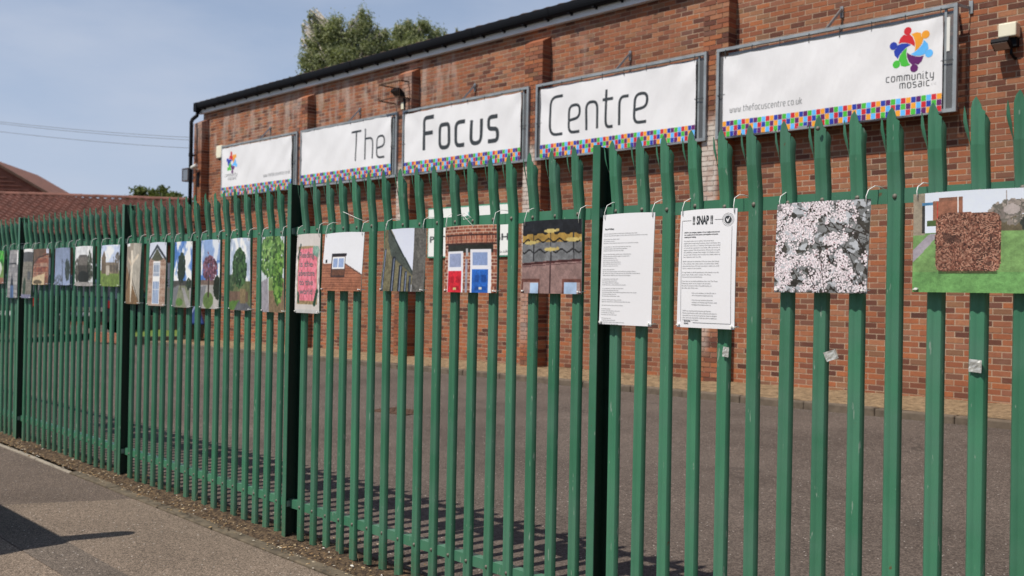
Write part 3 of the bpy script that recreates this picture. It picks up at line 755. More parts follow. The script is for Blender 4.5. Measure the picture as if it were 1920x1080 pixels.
def dome(b, x, y, z, r):
    i0 = len(b.v)
    for (k, d) in ((1, 0), (.95, -.004), (.6, -.0075)):
        for a in range(n): b.v.append((x+r*k*math.cos(a*2*math.pi/n), y+d, z+r*k*math.sin(a*2*math.pi/n)))
    b.v.append((x, y-.009, z))
    for k in range(2):
        for a in range(n): b.f.append((i0+k*n+a, i0+k*n+(a+1) % n, i0+(k+1)*n+(a+1) % n, i0+(k+1)*n+a))
    for a in range(n): b.f.append((i0+2*n+a, i0+2*n+(a+1) % n, i0+3*n))
dome(bt, 0, 0, 0, .0105); bolt_me = bt.mesh('bolt', 'steel_bolt', True)
ZR = (.254, 2.098)
for bi, px in enumerate(PX[:-1]):
    st, pt = (.178, .1535) if bi != 5 else (.128, .1495)
    for i in range(17):
        x = px+st+pt*i+rnd.uniform(-.004, .004)
        p = link('pale', rnd.choice(pales), fence, (x, YP, rnd.uniform(-.006, .006)))
        p.rotation_euler = (rnd.uniform(-.002, .002), rnd.uniform(-.0034, .0034), rnd.uniform(-.06, .06))
        for z in ZR: link('bolt', bolt_me, p, (rnd.uniform(-.003, .003), .0, z))
for k, px in enumerate(PX):
    b = MB()
    b.box(px, px+.046, 3.522, 3.529, -.1, 2.42).box(px, px+.046, 3.617, 3.624, -.1, 2.42).box(px+.004, px+.009, 3.529, 3.617, -.1, 2.418)
    po_ = bevel(b.obj('post', 'green_paint', fence), .0015, 1)
    MB().box(px+.0092, px+.0105, 3.5295, 3.6165, -.1, 2.416).box(px+.0106, px+.0455, 3.5292, 3.5300, -.1, 2.416).box(px+.0106, px+.0455, 3.6160, 3.6168, -.1, 2.416).obj('post_recess_shade', 'green_shade_paint', po_)  # thin dark sheets lining the channel, standing in for its shade
    for z in ZR:
        MB().box(px+.026, px+.062, 3.572, 3.582, z-.03, z+.03).box(px+.026, px+.032, 3.54, 3.572, z-.02, z+.02).obj('fishplate', 'galvanised', fence)
for k, (a, e) in enumerate(zip(PX, PX[1:])):
    for z in ZR:
        MB().prism([(3.566, z-.028), (3.571, z-.028), (3.571, z+.023), (3.614, z+.023), (3.614, z+.028), (3.566, z+.028)], 'x', a+.03, e+.016).obj('rail', 'green_paint', fence)
link('bolt', bolt_me, fence, (-1.948, YP-.045, 2.372)).scale = (.9, .9, .9)

# ---------------------------------------------------------------- posters: small printed pictures
class Cv:
    def __init__(s, w, h, c): s.w, s.h = w, h; s.a = np.zeros((h, w, 3)); s.a[:] = np.array(c)/255; s.Y, s.X = np.mgrid[0:h, 0:w]; s.X = (s.X+.5)/w; s.Y = (s.Y+.5)/h
    def put(s, m, c, k=1.):
        m = np.clip(m.astype(float)*k, 0, 1)[..., None]; c = np.array(c)/255 if not isinstance(c, np.ndarray) else c
        s.a = s.a*(1-m)+c*m; return s
    def rect(s, x0, y0, x1, y1, c, k=1): return s.put((s.X >= x0) & (s.X < x1) & (s.Y >= y0) & (s.Y < y1), c, k)
    def ell(s, cx, cy, rx, ry, c, k=1, rag=0, seed=0):
        d = ((s.X-cx)/rx)**2+((s.Y-cy)/ry)**2
        if rag: d = d+(s.noise(9, seed)-.5)*rag
        return s.put(d < 1, c, k)
    def poly(s, P, c, k=1):
        m = np.zeros(s.X.shape, bool)
        for (x0, y0), (x1, y1) in zip(P, P[1:]+P[:1]):
            if y0 == y1: continue
            cnd = ((y0 > s.Y) != (y1 > s.Y)) & (s.X < (x1-x0)*(s.Y-y0)/(y1-y0)+x0); m ^= cnd
        return s.put(m, c, k)
    def line(s, x0, y0, x1, y1, t, c, k=1):
        dx, dy = x1-x0, y1-y0; L2 = dx*dx+dy*dy+1e-9; tt = np.clip(((s.X-x0)*dx+(s.Y-y0)*dy)/L2, 0, 1)
        return s.put(np.hypot(s.X-x0-tt*dx, (s.Y-y0-tt*dy)*s.h/s.w) < t, c, k)
    def noise(s, f, seed=0, oct=3):
        r = np.random.default_rng(seed+1000); out = 0; amp = 1; tot = 0
        for o in range(oct):
            n_ = int(f*2**o)+2; g_ = r.random((n_+1, n_+1)); x = s.X*n_*.999; y = s.Y*n_*.999; xi = x.astype(int); yi = y.astype(int); fx = x-xi; fy = y-yi
            v = g_[yi, xi]*(1-fx)*(1-fy)+g_[yi, xi+1]*fx*(1-fy)+g_[yi+1, xi]*(1-fx)*fy+g_[yi+1, xi+1]*fx*fy
            out = out+v*amp; tot += amp; amp *= .6
        return out/tot
    def tex(s, mask_or_none, amt, f=20, seed=0):
        n_ = (s.noise(f, seed, 2)-.5)*2*amt+1
        m = np.ones(s.X.shape) if mask_or_none is None else mask_or_none
        s.a = np.clip(s.a*(1+(n_-1)*m)[..., None], 0, 1); return s
    def clouds(s, y1, c=(240, 242, 248), lo=.45, hi=.6, seed=0):
        n_ = s.noise(3, seed, 4); m = np.clip((n_-lo)/(hi-lo), 0, 1)*(s.Y < y1); return s.put(m, c)
    def leaves(s, cx, cy, rx, ry, cols, n=200, size=.03, seed=0):
        r = np.random.default_rng(seed)
        for i in range(n):
            a = r.random()*6.28; q = math.sqrt(r.random()); x = cx+rx*q*math.cos(a); y = cy+ry*q*math.sin(a); z = size*(.5+r.random())
            c = cols[r.integers(len(cols))]; m = ((s.X-x)/z)**2+((s.Y-y)*s.h/s.w/z)**2 < 1; s.a[m] = np.array(c)/255
        return s
    def bricks(s, x0, y0, x1, y1, cols, mort, bw=.1, bh=.03, seed=0):
        r = np.random.default_rng(seed); ry = ((s.Y)/bh).astype(int); rx = (s.X/bw+.5*(ry % 2)).astype(int); t = r.random((200, 200))[ry % 200, rx % 200]
        C = np.array(cols)/255; c = C[(t*len(cols)).astype(int)]; fm = ((s.Y/bh) % 1 < .2) | (((s.X/bw+.5*(ry % 2)) % 1) < .1)
        c = np.where(fm[..., None], np.array(mort)/255, c); m = (s.X >= x0) & (s.X < x1) & (s.Y >= y0) & (s.Y < y1); s.a[m] = c[m]; return s
BRK = [(150, 85, 62), (135, 72, 52), (165, 98, 72), (120, 62, 50)]
def finish(s, seed):      # blur the hard outlines a little, then add photographic detail at several scales
    f = 2 if s.w < 100 else 1
    a = np.repeat(np.repeat(s.a, f, 0), f, 1); s.h, s.w = a.shape[:2]; s.Y, s.X = np.mgrid[0:s.h, 0:s.w]; s.X = (s.X+.5)/s.w; s.Y = (s.Y+.5)/s.h
    for q in range(2 if f > 1 else 0):
        p = np.pad(a, ((1, 1), (1, 1), (0, 0)), 'edge'); a = (p[:-2, 1:-1]+p[2:, 1:-1]+p[1:-1, :-2]+p[1:-1, 2:]+2*p[1:-1, 1:-1])/6
    lum = a.mean(2); amt = np.clip(1.15-lum*1.3, .04, 1)       # pale skies and paper stay clean
    n1 = (s.noise(7, seed, 4)-.5)*.55; n2 = (s.noise(34, seed+50, 2)-.5)*.46; n3 = (np.random.default_rng(seed).random(lum.shape)-.5)*.2
    a = a*(1+((n1+n2+n3)*amt)[..., None]); s.a = np.clip(a*1.06+.012, 0, 1)
Cv.finish = finish
def p1():
    c = Cv(40, 44, (110, 150, 70)).leaves(.5, .2, .7, .3, [(40, 150, 30), (70, 190, 50), (30, 100, 20)], 160, .06, 1).ell(.5, .55, .4, .25, (200, 205, 195), 1, .5).rect(0, .82, 1, 1, (150, 100, 80)); return c.tex(None, .15, 14, 2)
def p2():
    c = Cv(40, 66, (150, 148, 150)).bricks(0, 0, 1, 1, [(150, 148, 150), (135, 134, 138), (165, 162, 162)], (120, 118, 122), .3, .09, 3).rect(0, .27, 1, .31, (50, 50, 55))
    c.poly([(.5, .48), (.34, .75), (.66, .75)], (30, 38, 55)).rect(.36, .75, .68, 1, (70, 100, 150)).rect(.5, .75, .53, 1, (35, 50, 80)).rect(.9, 0, 1, .3, (240, 240, 240)); return c.tex(None, .12, 18, 3)
def p3():
    c = Cv(40, 66, (125, 120, 110)).rect(0, 0, 1, .06, (245, 245, 248)).rect(0, .06, 1, .26, (85, 85, 88)).bricks(0, .26, 1, .95, [(135, 130, 118), (120, 115, 104)], (105, 100, 92), .2, .05, 5)
    c.rect(.6, .45, .85, .62, (85, 88, 92)).ell(.3, .78, .17, .2, (40, 62, 42), 1, .6).rect(0, .93, 1, 1, (120, 120, 150)); return c.tex(None, .15, 16, 4)
def p4():
    c = Cv(54, 46, (120, 75, 55)).bricks(0, .1, 1, .8, BRK, (160, 130, 110), .11, .06, 6).poly([(0, 0), (.8, 0), (.8, .12), (.3, .26), (0, .42)], (105, 78, 60)).rect(.85, 0, 1, .14, (200, 205, 225))
    c.line(0, .42, .35, .25, .015, (50, 35, 30)).line(.35, .25, 1, .14, .015, (50, 35, 30)).rect(.5, .40, .92, .47, (170, 130, 110)).poly([(0, .8), (.8, .68), (.8, 1), (0, 1)], (205, 180, 140)).ell(.35, .93, .3, .06, (90, 75, 50)); return c.tex(None, .08, 12, 5)
def p5():
    c = Cv(54, 46, (132, 148, 182)); c.a *= (1+.12*(c.Y-.3))[..., None]; c.leaves(.85, .58, .13, .28, [(50, 62, 60), (65, 78, 72), (40, 50, 52)], 130, .03, 2).leaves(.3, .88, .3, .14, [(70, 75, 85), (90, 98, 110)], 60, .02, 4)
    return c.line(.5, .32, .54, 1, .016, (45, 45, 55)).line(.5, .35, .62, .4, .006, (60, 60, 70))
def p6():
    c = Cv(56, 50, (225, 228, 232)).rect(.2, .28, .78, .62, (112, 106, 100)).poly([(.2, .28), (.3, .22), (.7, .22), (.78, .28)], (90, 86, 84)).rect(.1, .48, .9, .86, (70, 66, 60)).leaves(.12, .6, .12, .3, [(95, 90, 80), (60, 58, 50)], 60, .03, 1).leaves(.88, .5, .12, .35, [(120, 125, 115), (70, 75, 60), (50, 55, 45)], 90, .03, 7)
    c.ell(.5, .78, .32, .16, (28, 30, 26), 1, .5).rect(0, .9, 1, 1, (165, 160, 158)).line(.75, .5, .77, .9, .02, (25, 25, 25)).line(.25, .5, .26, .9, .012, (45, 40, 35)); return c.tex(None, .15, 14, 8)
def p7():
    c = Cv(60, 52, (190, 205, 235)).clouds(.6, seed=3).rect(0, .62, 1, 1, (112, 138, 62)).poly([(.05, .7), (.05, .3), (.18, .13), (.3, .3), (.3, .7)], (112, 94, 74)).rect(.3, .42, .98, .7, (130, 116, 98)).rect(.32, .5, .5, .74, (190, 180, 165))
    for i in range(6): c.rect(.55+i*.075, .48, .58+i*.075, .66, (70, 66, 60))
    c.leaves(.9, .4, .1, .22, [(120, 110, 100), (90, 85, 75)], 60, .02, 4).line(.72, .3, .73, .5, .012, (80, 70, 60)); return c.tex(c.Y > .62, .25, 22, 9).tex(None, .08, 12, 2)
def p8():      # an abstract pale carved upright on a stone wall (plain stand-in)
    c = Cv(48, 84, (150, 138, 122)); c.put(c.X > .55, (172, 165, 152)); c.poly([(0, .35), (.32, .55), (1, 1), (0, 1)], (128, 98, 66)).line(.05, .75, .42, .4, .02, (40, 32, 25)).line(.35, .45, .95, .95, .015, (60, 48, 38))
    c.poly([(.38, .12), (.52, .12), (.55, .35), (.5, .75), (.42, .98), (.38, .98), (.38, .5)], (222, 210, 190)).line(.15, .25, .4, .34, .05, (190, 172, 148)).line(.5, .34, .85, .2, .05, (215, 200, 178)).rect(0, 0, .28, .05, (240, 240, 240)); return c.tex(None, .12, 10, 3)
def p9():
    c = Cv(50, 84, (205, 215, 232)).bricks(.0, .25, 1, 1, [(158, 122, 100), (145, 108, 88), (172, 140, 118)], (185, 165, 150), .12, .022, 9).put((c_ := None) is None and np.zeros((84, 50)), (0, 0, 0))
    c.poly([(0, 0), (1, 0), (1, .26), (.5, .05), (0, .26)], (208, 216, 234)).poly([(.5, .03), (1, .24), (1, .29), (.5, .09), (0, .29), (0, .24)], (55, 62, 70)).poly([(.5, .1), (.85, .27), (.5, .3), (.15, .27)], (82, 84, 62)).rect(.28, .3, .7, .98, (228, 228, 230))
    c.rect(.32, .33, .66, .54, (135, 152, 178)).rect(.32, .62, .66, .96, (130, 155, 195))
    for i in range(1, 4): c.rect(.32+i*.085, .33, .335+i*.085, .96, (215, 218, 225))
    for i in range(10): c.rect(.3, .35+i*.065, .68, .355+i*.065, (215, 218, 225))
    c.rect(.3, .54, .68, .62, (235, 235, 235)); return c
def sky_(c, hz, seed): 
    c.put(c.Y < hz, (70, 120, 200)); c.clouds(hz, seed=seed, lo=.46, hi=.58); return c
def p10():
    c = sky_(Cv(50, 84, (150, 150, 150)), .62, 5); c.rect(0, .6, 1, .7, (72, 70, 66)).poly([(0, .7), (.35, .66), (.15, 1), (0, 1)], (112, 114, 118)).poly([(.35, .66), (.9, .68), (1, 1), (.15, 1)], (125, 130, 105)).poly([(.5, .7), (.65, .7), (1, .95), (1, 1), (.8, 1)], (150, 148, 148))
    c.leaves(.44, .4, .2, .23, [(34, 48, 36), (46, 62, 44), (25, 36, 28)], 260, .035, 6).line(.44, .6, .44, .72, .025, (60, 50, 40)).leaves(.88, .64, .12, .08, [(35, 48, 32), (50, 66, 44)], 60, .03, 2).ell(.4, .92, .2, .06, (88, 125, 55)); return c
def p11():
    c = sky_(Cv(50, 84, (160, 158, 155)), .62, 9); c.put(c.Y < .3, (200, 212, 235), .5).rect(0, .58, 1, .66, (110, 90, 80)).poly([(0, .68), (.35, .66), (.1, 1), (0, 1)], (120, 122, 128)).ell(.45, .88, .28, .12, (92, 120, 58)).poly([(.75, .66), (.85, .66), (1, .95), (.75, 1)], (175, 172, 168))
    c.leaves(.5, .42, .38, .18, [(118, 72, 92), (140, 92, 110), (92, 54, 72), (78, 46, 58)], 420, .03, 8).leaves(.9, .7, .15, .16, [(35, 45, 30), (28, 36, 24)], 90, .04, 3).line(.46, .55, .46, .82, .035, (60, 48, 42)).leaves(.4, .25, .12, .08, [(130, 85, 100)], 14, .02, 1); return c
def p12():
    c = Cv(50, 84, (175, 190, 215)).clouds(.6, seed=12).rect(0, .6, 1, 1, (100, 110, 70)); c.leaves(.5, .22, .14, .08, [(48, 78, 44)], 90, .03, 1).leaves(.5, .42, .34, .26, [(44, 74, 42), (60, 96, 52), (30, 52, 32), (72, 108, 62)], 520, .035, 10).leaves(.1, .62, .2, .1, [(70, 95, 60), (50, 72, 44)], 80, .04, 4)
    c.rect(0, .74, .9, .88, (112, 88, 72)).poly([(0, .88), (.5, .86), (.3, 1), (0, 1)], (84, 122, 50)).poly([(.45, .88), (.7, .84), (1, .95), (1, 1), (.25, 1)], (92, 94, 100)).rect(.55, .7, .8, .9, (130, 112, 80)); return c.tex(None, .1, 15, 3)
def p13():
    c = Cv(52, 84, (200, 208, 215)); c.poly([(0, .6), (.3, .55), (.35, 1), (0, 1)], (150, 146, 156)).rect(.35, .55, 1, 1, (125, 105, 80)).rect(.35, .55, .75, .72, (120, 150, 80))
    c.leaves(.5, .25, .55, .3, [(70, 110, 48), (110, 152, 74), (48, 78, 38), (145, 182, 100), (86, 128, 60)], 620, .04, 3).leaves(.75, .55, .2, .34, [(84, 130, 50), (120, 165, 70), (52, 86, 38)], 330, .035, 6)
    return c.tex(None, .12, 20, 4)
def p14():
    c = Cv(52, 90, (205, 198, 194)); c.rect(.1, .16, .93, .89, (150, 125, 88)).poly([(.17, .19), (.82, .18), (.9, .3), (.9, .72), (.78, .84), (.14, .84), (.12, .5)], (232, 120, 138))
    c.tex((c.Y > .16) & (c.Y < .89), .32, 26, 3).rect(.0, .955, 1, 1, (190, 190, 190)).leaves(.86, .22, .1, .05, [(140, 175, 160), (110, 150, 135)], 50, .04, 5).line(.2, .14, .1, .3, .03, (40, 62, 55)).line(.82, .88, .92, .72, .05, (40, 72, 55)).line(.14, .75, .16, .86, .04, (60, 90, 70)); return c
def p15():
    c = Cv(84, 72, (226, 228, 236)); c.poly([(0, .52), (.6, .54), (1, .72), (1, 1), (0, 1)], (168, 106, 78))
    m = (c.Y > .52) & ((c.Y*26) % 1 < .3) & (c.a[..., 0] < .8) & (c.a[..., 2] < .5); c.put(m, (128, 74, 54)).line(.6, .54, 1, .72, .008, (90, 60, 50))
    c.rect(.24, .37, .60, .76, (62, 46, 44)).rect(.24, .36, .62, .4, (35, 32, 38)).rect(.26, .42, .58, .62, (235, 236, 240)).rect(.29, .44, .41, .6, (138, 160, 205)).rect(.43, .44, .56, .6, (138, 160, 205)).rect(.26, .64, .58, .74, (112, 72, 54)).rect(.07, .46, .12, .52, (40, 40, 42)); return c
def p16():
    c = Cv(84, 72, (212, 218, 240)); c.poly([(0, 0), (.16, 0), (.75, .72), (.72, 1), (0, 1)], (112, 106, 78)).tex(c.a[..., 2] < .5, .2, 24, 3)
    c.poly([(.08, 0), (.14, 0), (.78, .72), (.76, .76), (.68, .7), (.2, .42), (.1, .2)], (72, 80, 74)).line(.12, 0, .78, .74, .012, (40, 50, 48))
    for x, y0, w in ((.02, .3, .05), (.24, .45, .08), (.42, .58, .08), (.56, .68, .06), (.67, .75, .04)): c.rect(x, y0, x+w, 1, (38, 42, 50)).rect(x+w*.4, y0+.02, x+w*.75, 1, (110, 122, 148))
    c.rect(.74, 0, 1, 1, (92, 90, 86)); return c.tex(c.X > .74, .3, 40, 9)
def p17():
    c = Cv(92, 84, (120, 72, 58)).bricks(0, 0, 1, 1, BRK, (205, 175, 155), .095, .05, 2)
    for i in range(30): c.rect(.02+i*.032, .15, .042+i*.032, .26, [(178, 108, 82), (150, 82, 64), (190, 125, 98)][i % 3])
    c.rect(.02, .13, 1, .155, (70, 42, 38)).rect(.02, .26, 1, .29, (60, 38, 34)).rect(.06, .28, .94, .40, (42, 42, 36)).rect(.06, .38, .38, 1, (225, 226, 236)).rect(.52, .36, .9, 1, (225, 226, 236))
    c.rect(.1, .42, .34, .62, (140, 152, 190)).rect(.57, .41, .84, .6, (128, 150, 198)).rect(.08, .68, .35, 1, (214, 30, 46)).rect(.55, .66, .85, 1, (30, 92, 188))
    for x in (.13, .24): c.rect(x, .76, x+.07, .86, (178, 20, 36)); c.rect(x, .90, x+.07, .97, (178, 20, 36))
    for x in (.61, .73): c.rect(x, .74, x+.08, .85, (20, 70, 155)); c.rect(x, .90, x+.08, .97, (20, 70, 155))
    c.rect(.43, .35, .48, .46, (170, 172, 178)).rect(.42, .5, .47, 1, (150, 152, 170)).rect(.19, .93, .25, .96, (200, 190, 120)).rect(.68, .92, .74, .95, (215, 205, 190)); return c
def p18():
    c = Cv(96, 90, (130, 105, 100)); c.rect(0, 0, 1, .2, (32, 34, 40)).rect(0, .18, 1, .34, (176, 138, 62)).rect(0, .30, 1, .58, (112, 114, 118)).tex(c.Y < .55, .22, 9, 6)
    for y0, ph in ((.17, 0), (.28, 1.4), (.42, .4)): c.put(np.abs(c.Y-(y0+.022*np.sin(c.X*34+ph))) < .010, (25, 24, 26))
    for x in (.2, .5, .87): c.line(x, .05, x+.01, .55, .008, (42, 42, 46))
    for x, y in ((.5, .15), (.15, .30), (.86, .27), (.5, .40)): c.ell(x, y, .11, .028, (200, 178, 104)).ell(x+.12, y-.01, .03, .022, (190, 165, 96))
    c.poly([(0, .58), (1, .53), (1, 1), (0, 1)], (142, 112, 108)).line(0, .60, 1, .545, .014, (70, 34, 34)).line(.5, .57, .5, 1, .010, (62, 40, 42)).line(0, .63, 1, .585, .005, (90, 62, 62))
    for x0, x1 in ((.0, .32), (.70, 1)): c.rect(x0, .80, x1, 1, (105, 62, 54)).rect(x0+.03, .84, x1-.02, 1, (158, 130, 126))
    c.rect(.16, .86, .30, 1, (165, 192, 228)).rect(.73, .85, .93, 1, (165, 192, 228)); return c.tex(c.Y > .56, .12, 8, 2)
def p21():
    W, H = 140, 128; c = Cv(W, H, (118, 120, 122)); r = np.random.default_rng(5)
    c.put(c.noise(22, 4, 3) < .47, (58, 55, 50)).put(c.noise(16, 9, 2) > .62, (176, 180, 188))
    for i in range(46):
        x, y = r.random(2); a = r.normal(1.0, .6); l = .12+.25*r.random(); c.line(x, y, x+l*math.cos(a), y+l*math.sin(a), .003+.004*r.random(), (44, 36, 32))
    cl = c.noise(6, 8, 3); n = 0; A = c.a
    while n < 3300:
        x, y = int(r.random()*(W-2)), int(r.random()*(H-2))
        if cl[y, x]+.14*(.5-x/W)+r.normal()*.05 < .47: continue
        n += 1; g_ = r.integers(196, 248)/255; A[y:y+2, x:x+2] = (g_, g_*.945, g_*.975)
        if n % 3 == 0: A[y+1, x] = (g_*.84, g_*.72, g_*.77)
        if n % 41 == 0: A[y, x:x+2] = (.55, .22, .24)
    for q in ((.52, .25, .98, .42), (.5, .5, .57, 1), (.7, .08, .97, .2), (.8, .55, .97, .95)): c.line(*q, .004, (46, 40, 38))
    return c
def p22():
    c = Cv(116, 104, (214, 222, 244)); c.rect(0, .4, 1, 1, (112, 152, 86)); c.put((c.Y > .4), (120, 200, 90), .0); c.tex(c.Y > .4, .12, 14, 3).put((c.Y > .8), (92, 160, 84), .5)
    c.rect(.72, .25, 1, .4, (92, 82, 62)).leaves(.8, .22, .16, .11, [(128, 118, 112), (150, 138, 130), (100, 96, 88)], 160, .018, 4).leaves(.95, .33, .06, .08, [(48, 54, 48), (38, 44, 40)], 90, .02, 4).ell(.8, .2, .06, .05, (205, 190, 190), .6, .5).line(.76, .02, .77, .15, .004, (160, 150, 150))
    c.rect(.17, .09, .42, .28, (150, 96, 74)).rect(.22, .06, .42, .1, (132, 88, 70)).line(.21, .1, .21, .26, .005, (200, 60, 50)).line(.38, .05, .38, .26, .005, (235, 235, 240)).rect(.12, .28, .4, .34, (70, 92, 48)).rect(0, .0, .105, .42, (152, 140, 122)).rect(.08, .12, .1, .4, (60, 58, 56)).rect(.08, .1, .17, .125, (70, 130, 180))
    c.poly([(0, .57), (.14, .42), (.24, .40), (.1, .58), (0, .70)], (158, 150, 162))
    w_ = (c.noise(16, 21, 2)-.5)*.035; m = ((np.abs(c.X-.46)/.265+w_)**7+(np.abs(c.Y-.51)/.295+w_)**7) < 1; r = np.random.default_rng(3)
    n_ = np.clip(np.repeat(np.repeat(r.random((52, 58)), 2, 0), 2, 1)*.6+r.random(c.X.shape)*.4, 0, .999); pal = np.array([(84, 46, 36), (106, 62, 48), (136, 86, 68), (172, 124, 102), (58, 32, 26), (122, 74, 58)])/255; c.a[m] = pal[(n_*6).astype(int)][m]
    c.put((c.noise(9, 7, 2) > .72) & m, (60, 36, 30), .6); c.rect(.22, .79, .7, .815, (50, 70, 34), .7); return c
P1 = (-12.16, -11.87)
posters = [  # left x at top, right x at top, left x at bottom, right x at bottom, z top, z bottom, painter, label
 (-12.22, -11.80, -12.24, -11.81, 2.068, 1.702, p1, 'landscape poster of bright green bushes, cut by the left edge of the photo'),
 (-11.62, -11.34, -11.67, -11.34, 2.068, 1.551, p2, 'tall poster of a grey stone wall with a pointed blue window'),
 (-11.16, -10.88, -11.205, -10.915, 2.069, 1.555, p3, 'tall poster of a drab church wall with dark shrub, just right of a fence post'),
 (-10.85, -10.41, -10.875, -10.42, 2.065, 1.70, p4, 'landscape poster of a curved brick building with a cream doorway'),
 (-10.21, -9.825, -10.245, -9.83, 2.063, 1.70, p5, 'landscape poster of blue grey sky with a tall thin pole and dark tree'),
 (-9.67, -9.25, -9.70, -9.255, 2.066, 1.696, p6, 'landscape poster of a dark stone building under white sky'),
 (-9.045, -8.635, -9.063, -8.641, 2.066, 1.698, p7, 'landscape poster of abbey ruins above green grass'),
 (-8.485, -8.193, -8.49, -8.211, 2.068, 1.552, p8, 'tall poster of a pale figure like carving on a beige stone wall'),
 (-8.03, -7.72, -8.048, -7.717, 2.065, 1.547, p9, 'tall poster of a pointed brick gable with a tall white window'),
 (-7.56, -7.257, -7.58, -7.27, 2.062, 1.544, p10, 'tall poster of a slim dark poplar under vivid blue sky'),
 (-7.10, -6.80, -7.113, -6.816, 2.063, 1.546, p11, 'tall poster of a purple leaved tree by a pavement'),
 (-6.633, -6.35, -6.654, -6.346, 2.063, 1.546, p12, 'tall poster of a green cone shaped tree behind a low wall'),
 (-6.185, -5.89, -6.182, -5.883, 2.062, 1.545, p13, 'tall poster full of light green weeping leaves beside a path'),
 (-5.731, -5.45, -5.742, -5.447, 2.068, 1.551, p14, 'tall poster of a pink handmade sign with dark grey lettering'),
 (-5.40, -4.97, -5.428, -4.985, 2.063, 1.701, p15, 'landscape poster of a dormer window in an orange tiled roof'),
 (-4.755, -4.373, -4.794, -4.381, 2.067, 1.706, p16, 'landscape poster of a modern church front with slanting eaves'),
 (-4.198, -3.781, -4.203, -3.775, 2.067, 1.707, p17, 'landscape poster of a red door and a blue door in a brick porch'),
 (-3.578, -3.179, -3.594, -3.181, 2.071, 1.710, p18, 'landscape poster of leaded glass with golden fish above wooden doors'),
 (-3.042, -2.739, -3.064, -2.756, 2.082, 1.571, None, 'tall white sheet printed with a poem in small grey type'),
 (-2.599, -2.312, -2.611, -2.317, 2.080, 1.575, None, 'tall white sheet headed SNAP with a round tick badge'),
 (-2.126, -1.733, -2.131, -1.740, 2.087, 1.733, p21, 'landscape poster filled with white blossom on dark twigs'),
 (-1.571, -1.150, -1.567, -1.146, 2.094, 1.741, p22, 'landscape poster of a square brown hedge on a green lawn'),
]
YS = 3.512
for k, (tl, tr, bl, br, zt, zb, paint, lab) in enumerate(posters):
    po = empty('poster', (0, 0, 0), label=lab, cat='poster', group='posters tied to the fence')
    rr = random.Random(k*7+3); bow = rr.uniform(.004, .011); ph = rr.uniform(-.4, .4); arch = rr.uniform(.002, .006)
    def P(u, v, off=0):       # v from the bottom
        x = (bl+(tl-bl)*v)*(1-u)+(br+(tr-br)*v)*u
        z = zb+(zt-zb)*v+arch*math.sin(math.pi*u)*(v)
        y = YS-bow*math.sin(math.pi*u+ph*.3)*(.6+.4*v)-.004*math.sin(3*v+k)
        return (x, y+off, z)
    if paint: cv = paint(); cv.finish(k); nx_, ny_ = cv.w, cv.h
    else: nx_, ny_ = 24, 24
    V = [P(i/nx_, 1-j/ny_) for j in range(ny_+1) for i in range(nx_+1)]
    Fc = [(j*(nx_+1)+i, (j+1)*(nx_+1)+i, (j+1)*(nx_+1)+i+1, j*(nx_+1)+i+1) for j in range(ny_) for i in range(nx_)]
    me = bpy.data.meshes.new('picture'); me.from_pydata(V, [], Fc); me.materials.append(MATS['print' if paint else 'paper'])
    me.polygons.foreach_set('use_smooth', [True]*len(Fc))
    if paint:
        a = np.clip(cv.a, 0, 1); gm = a.mean(2, keepdims=True); a = np.clip(gm+(a-gm)*.88, 0, 1); lin = np.where(a > .04045, ((a+.055)/1.055)**2.4, a/12.92)*.84
        at = me.color_attributes.new('print', 'FLOAT_COLOR', 'CORNER'); arr = np.ones((ny_*nx_, 4), np.float32); arr[:, :3] = lin.reshape(-1, 3)
        at.data.foreach_set('color', np.repeat(arr, 4, axis=0).ravel())
    me.update(); link('picture' if paint else 'printed_sheet', me, po)
    b = MB(); n_ = 12      # backing board, a few mm thick
    for s0 in range(n_):
        u0, u1 = s0/n_, (s0+1)/n_
        for t0 in range(n_): v0, v1 = t0/n_, (t0+1)/n_; b.q([P(u0, v0, .0035), P(u1, v0, .0035), P(u1, v1, .0035), P(u0, v1, .0035)])
        b.q([P(u0, 1, .0004), P(u1, 1, .0004), P(u1, 1, .0035), P(u0, 1, .0035)]); b.q([P(u0, 0, .0004), P(u1, 0, .0004), P(u1, 0, .0035), P(u0, 0, .0035)])
        for u in (0, 1): b.q([P(u, u0, .0004), P(u, u1, .0004), P(u, u1, .0035), P(u, u0, .0035)])
    b.obj('backing_board', 'white_plastic', po, fix=False)
    for u in (.04, .96):       # top ties loop over the rail, bottom ties go round a pale
        x, y, z = P(u, 1); w = rr.uniform(-.01, .015); zt_ = 2.128+rr.uniform(0, .012); z0 = z-.02
        MB().tube([(x, y-.003, z0), (x+w*.2, y-.008, z0+.03), (x+w*.6, y+.003, zt_-.012), (x+w+.008, y+.03, zt_+.004), (x+w+.012, y+.06, zt_+.004), (x+w+.01, y+.107, zt_-.002), (x+w*.6, y+.110, zt_-.06)], .0018, 6).obj('cable_tie', 'white_tie', po, True)
        x, y, z = P(u, 0); z += .012; sgn = -1 if u < .5 else 1
        MB().tube([(x-.006*sgn, y-.003, z), (x+.004*sgn, y-.006, z-.002), (x+.012*sgn, y-.003, z-.003), (x+.014*sgn, y+.02, z), (x+.008*sgn, y+.04, z)], .002, 6).obox((x, y-.006, z), (.005, 0, 0), (0, .004, 0), (0, 0, .0035)).obj('cable_tie', 'white_tie', po)
    def SY(x, z, off=.0012):
        v = (z-zb)/(zt-zb); xl = bl+(tl-bl)*v; xr = br+(tr-br)*v; u = (x-xl)/(xr-xl); return P(u, v)[1]-off
    W = tr-tl
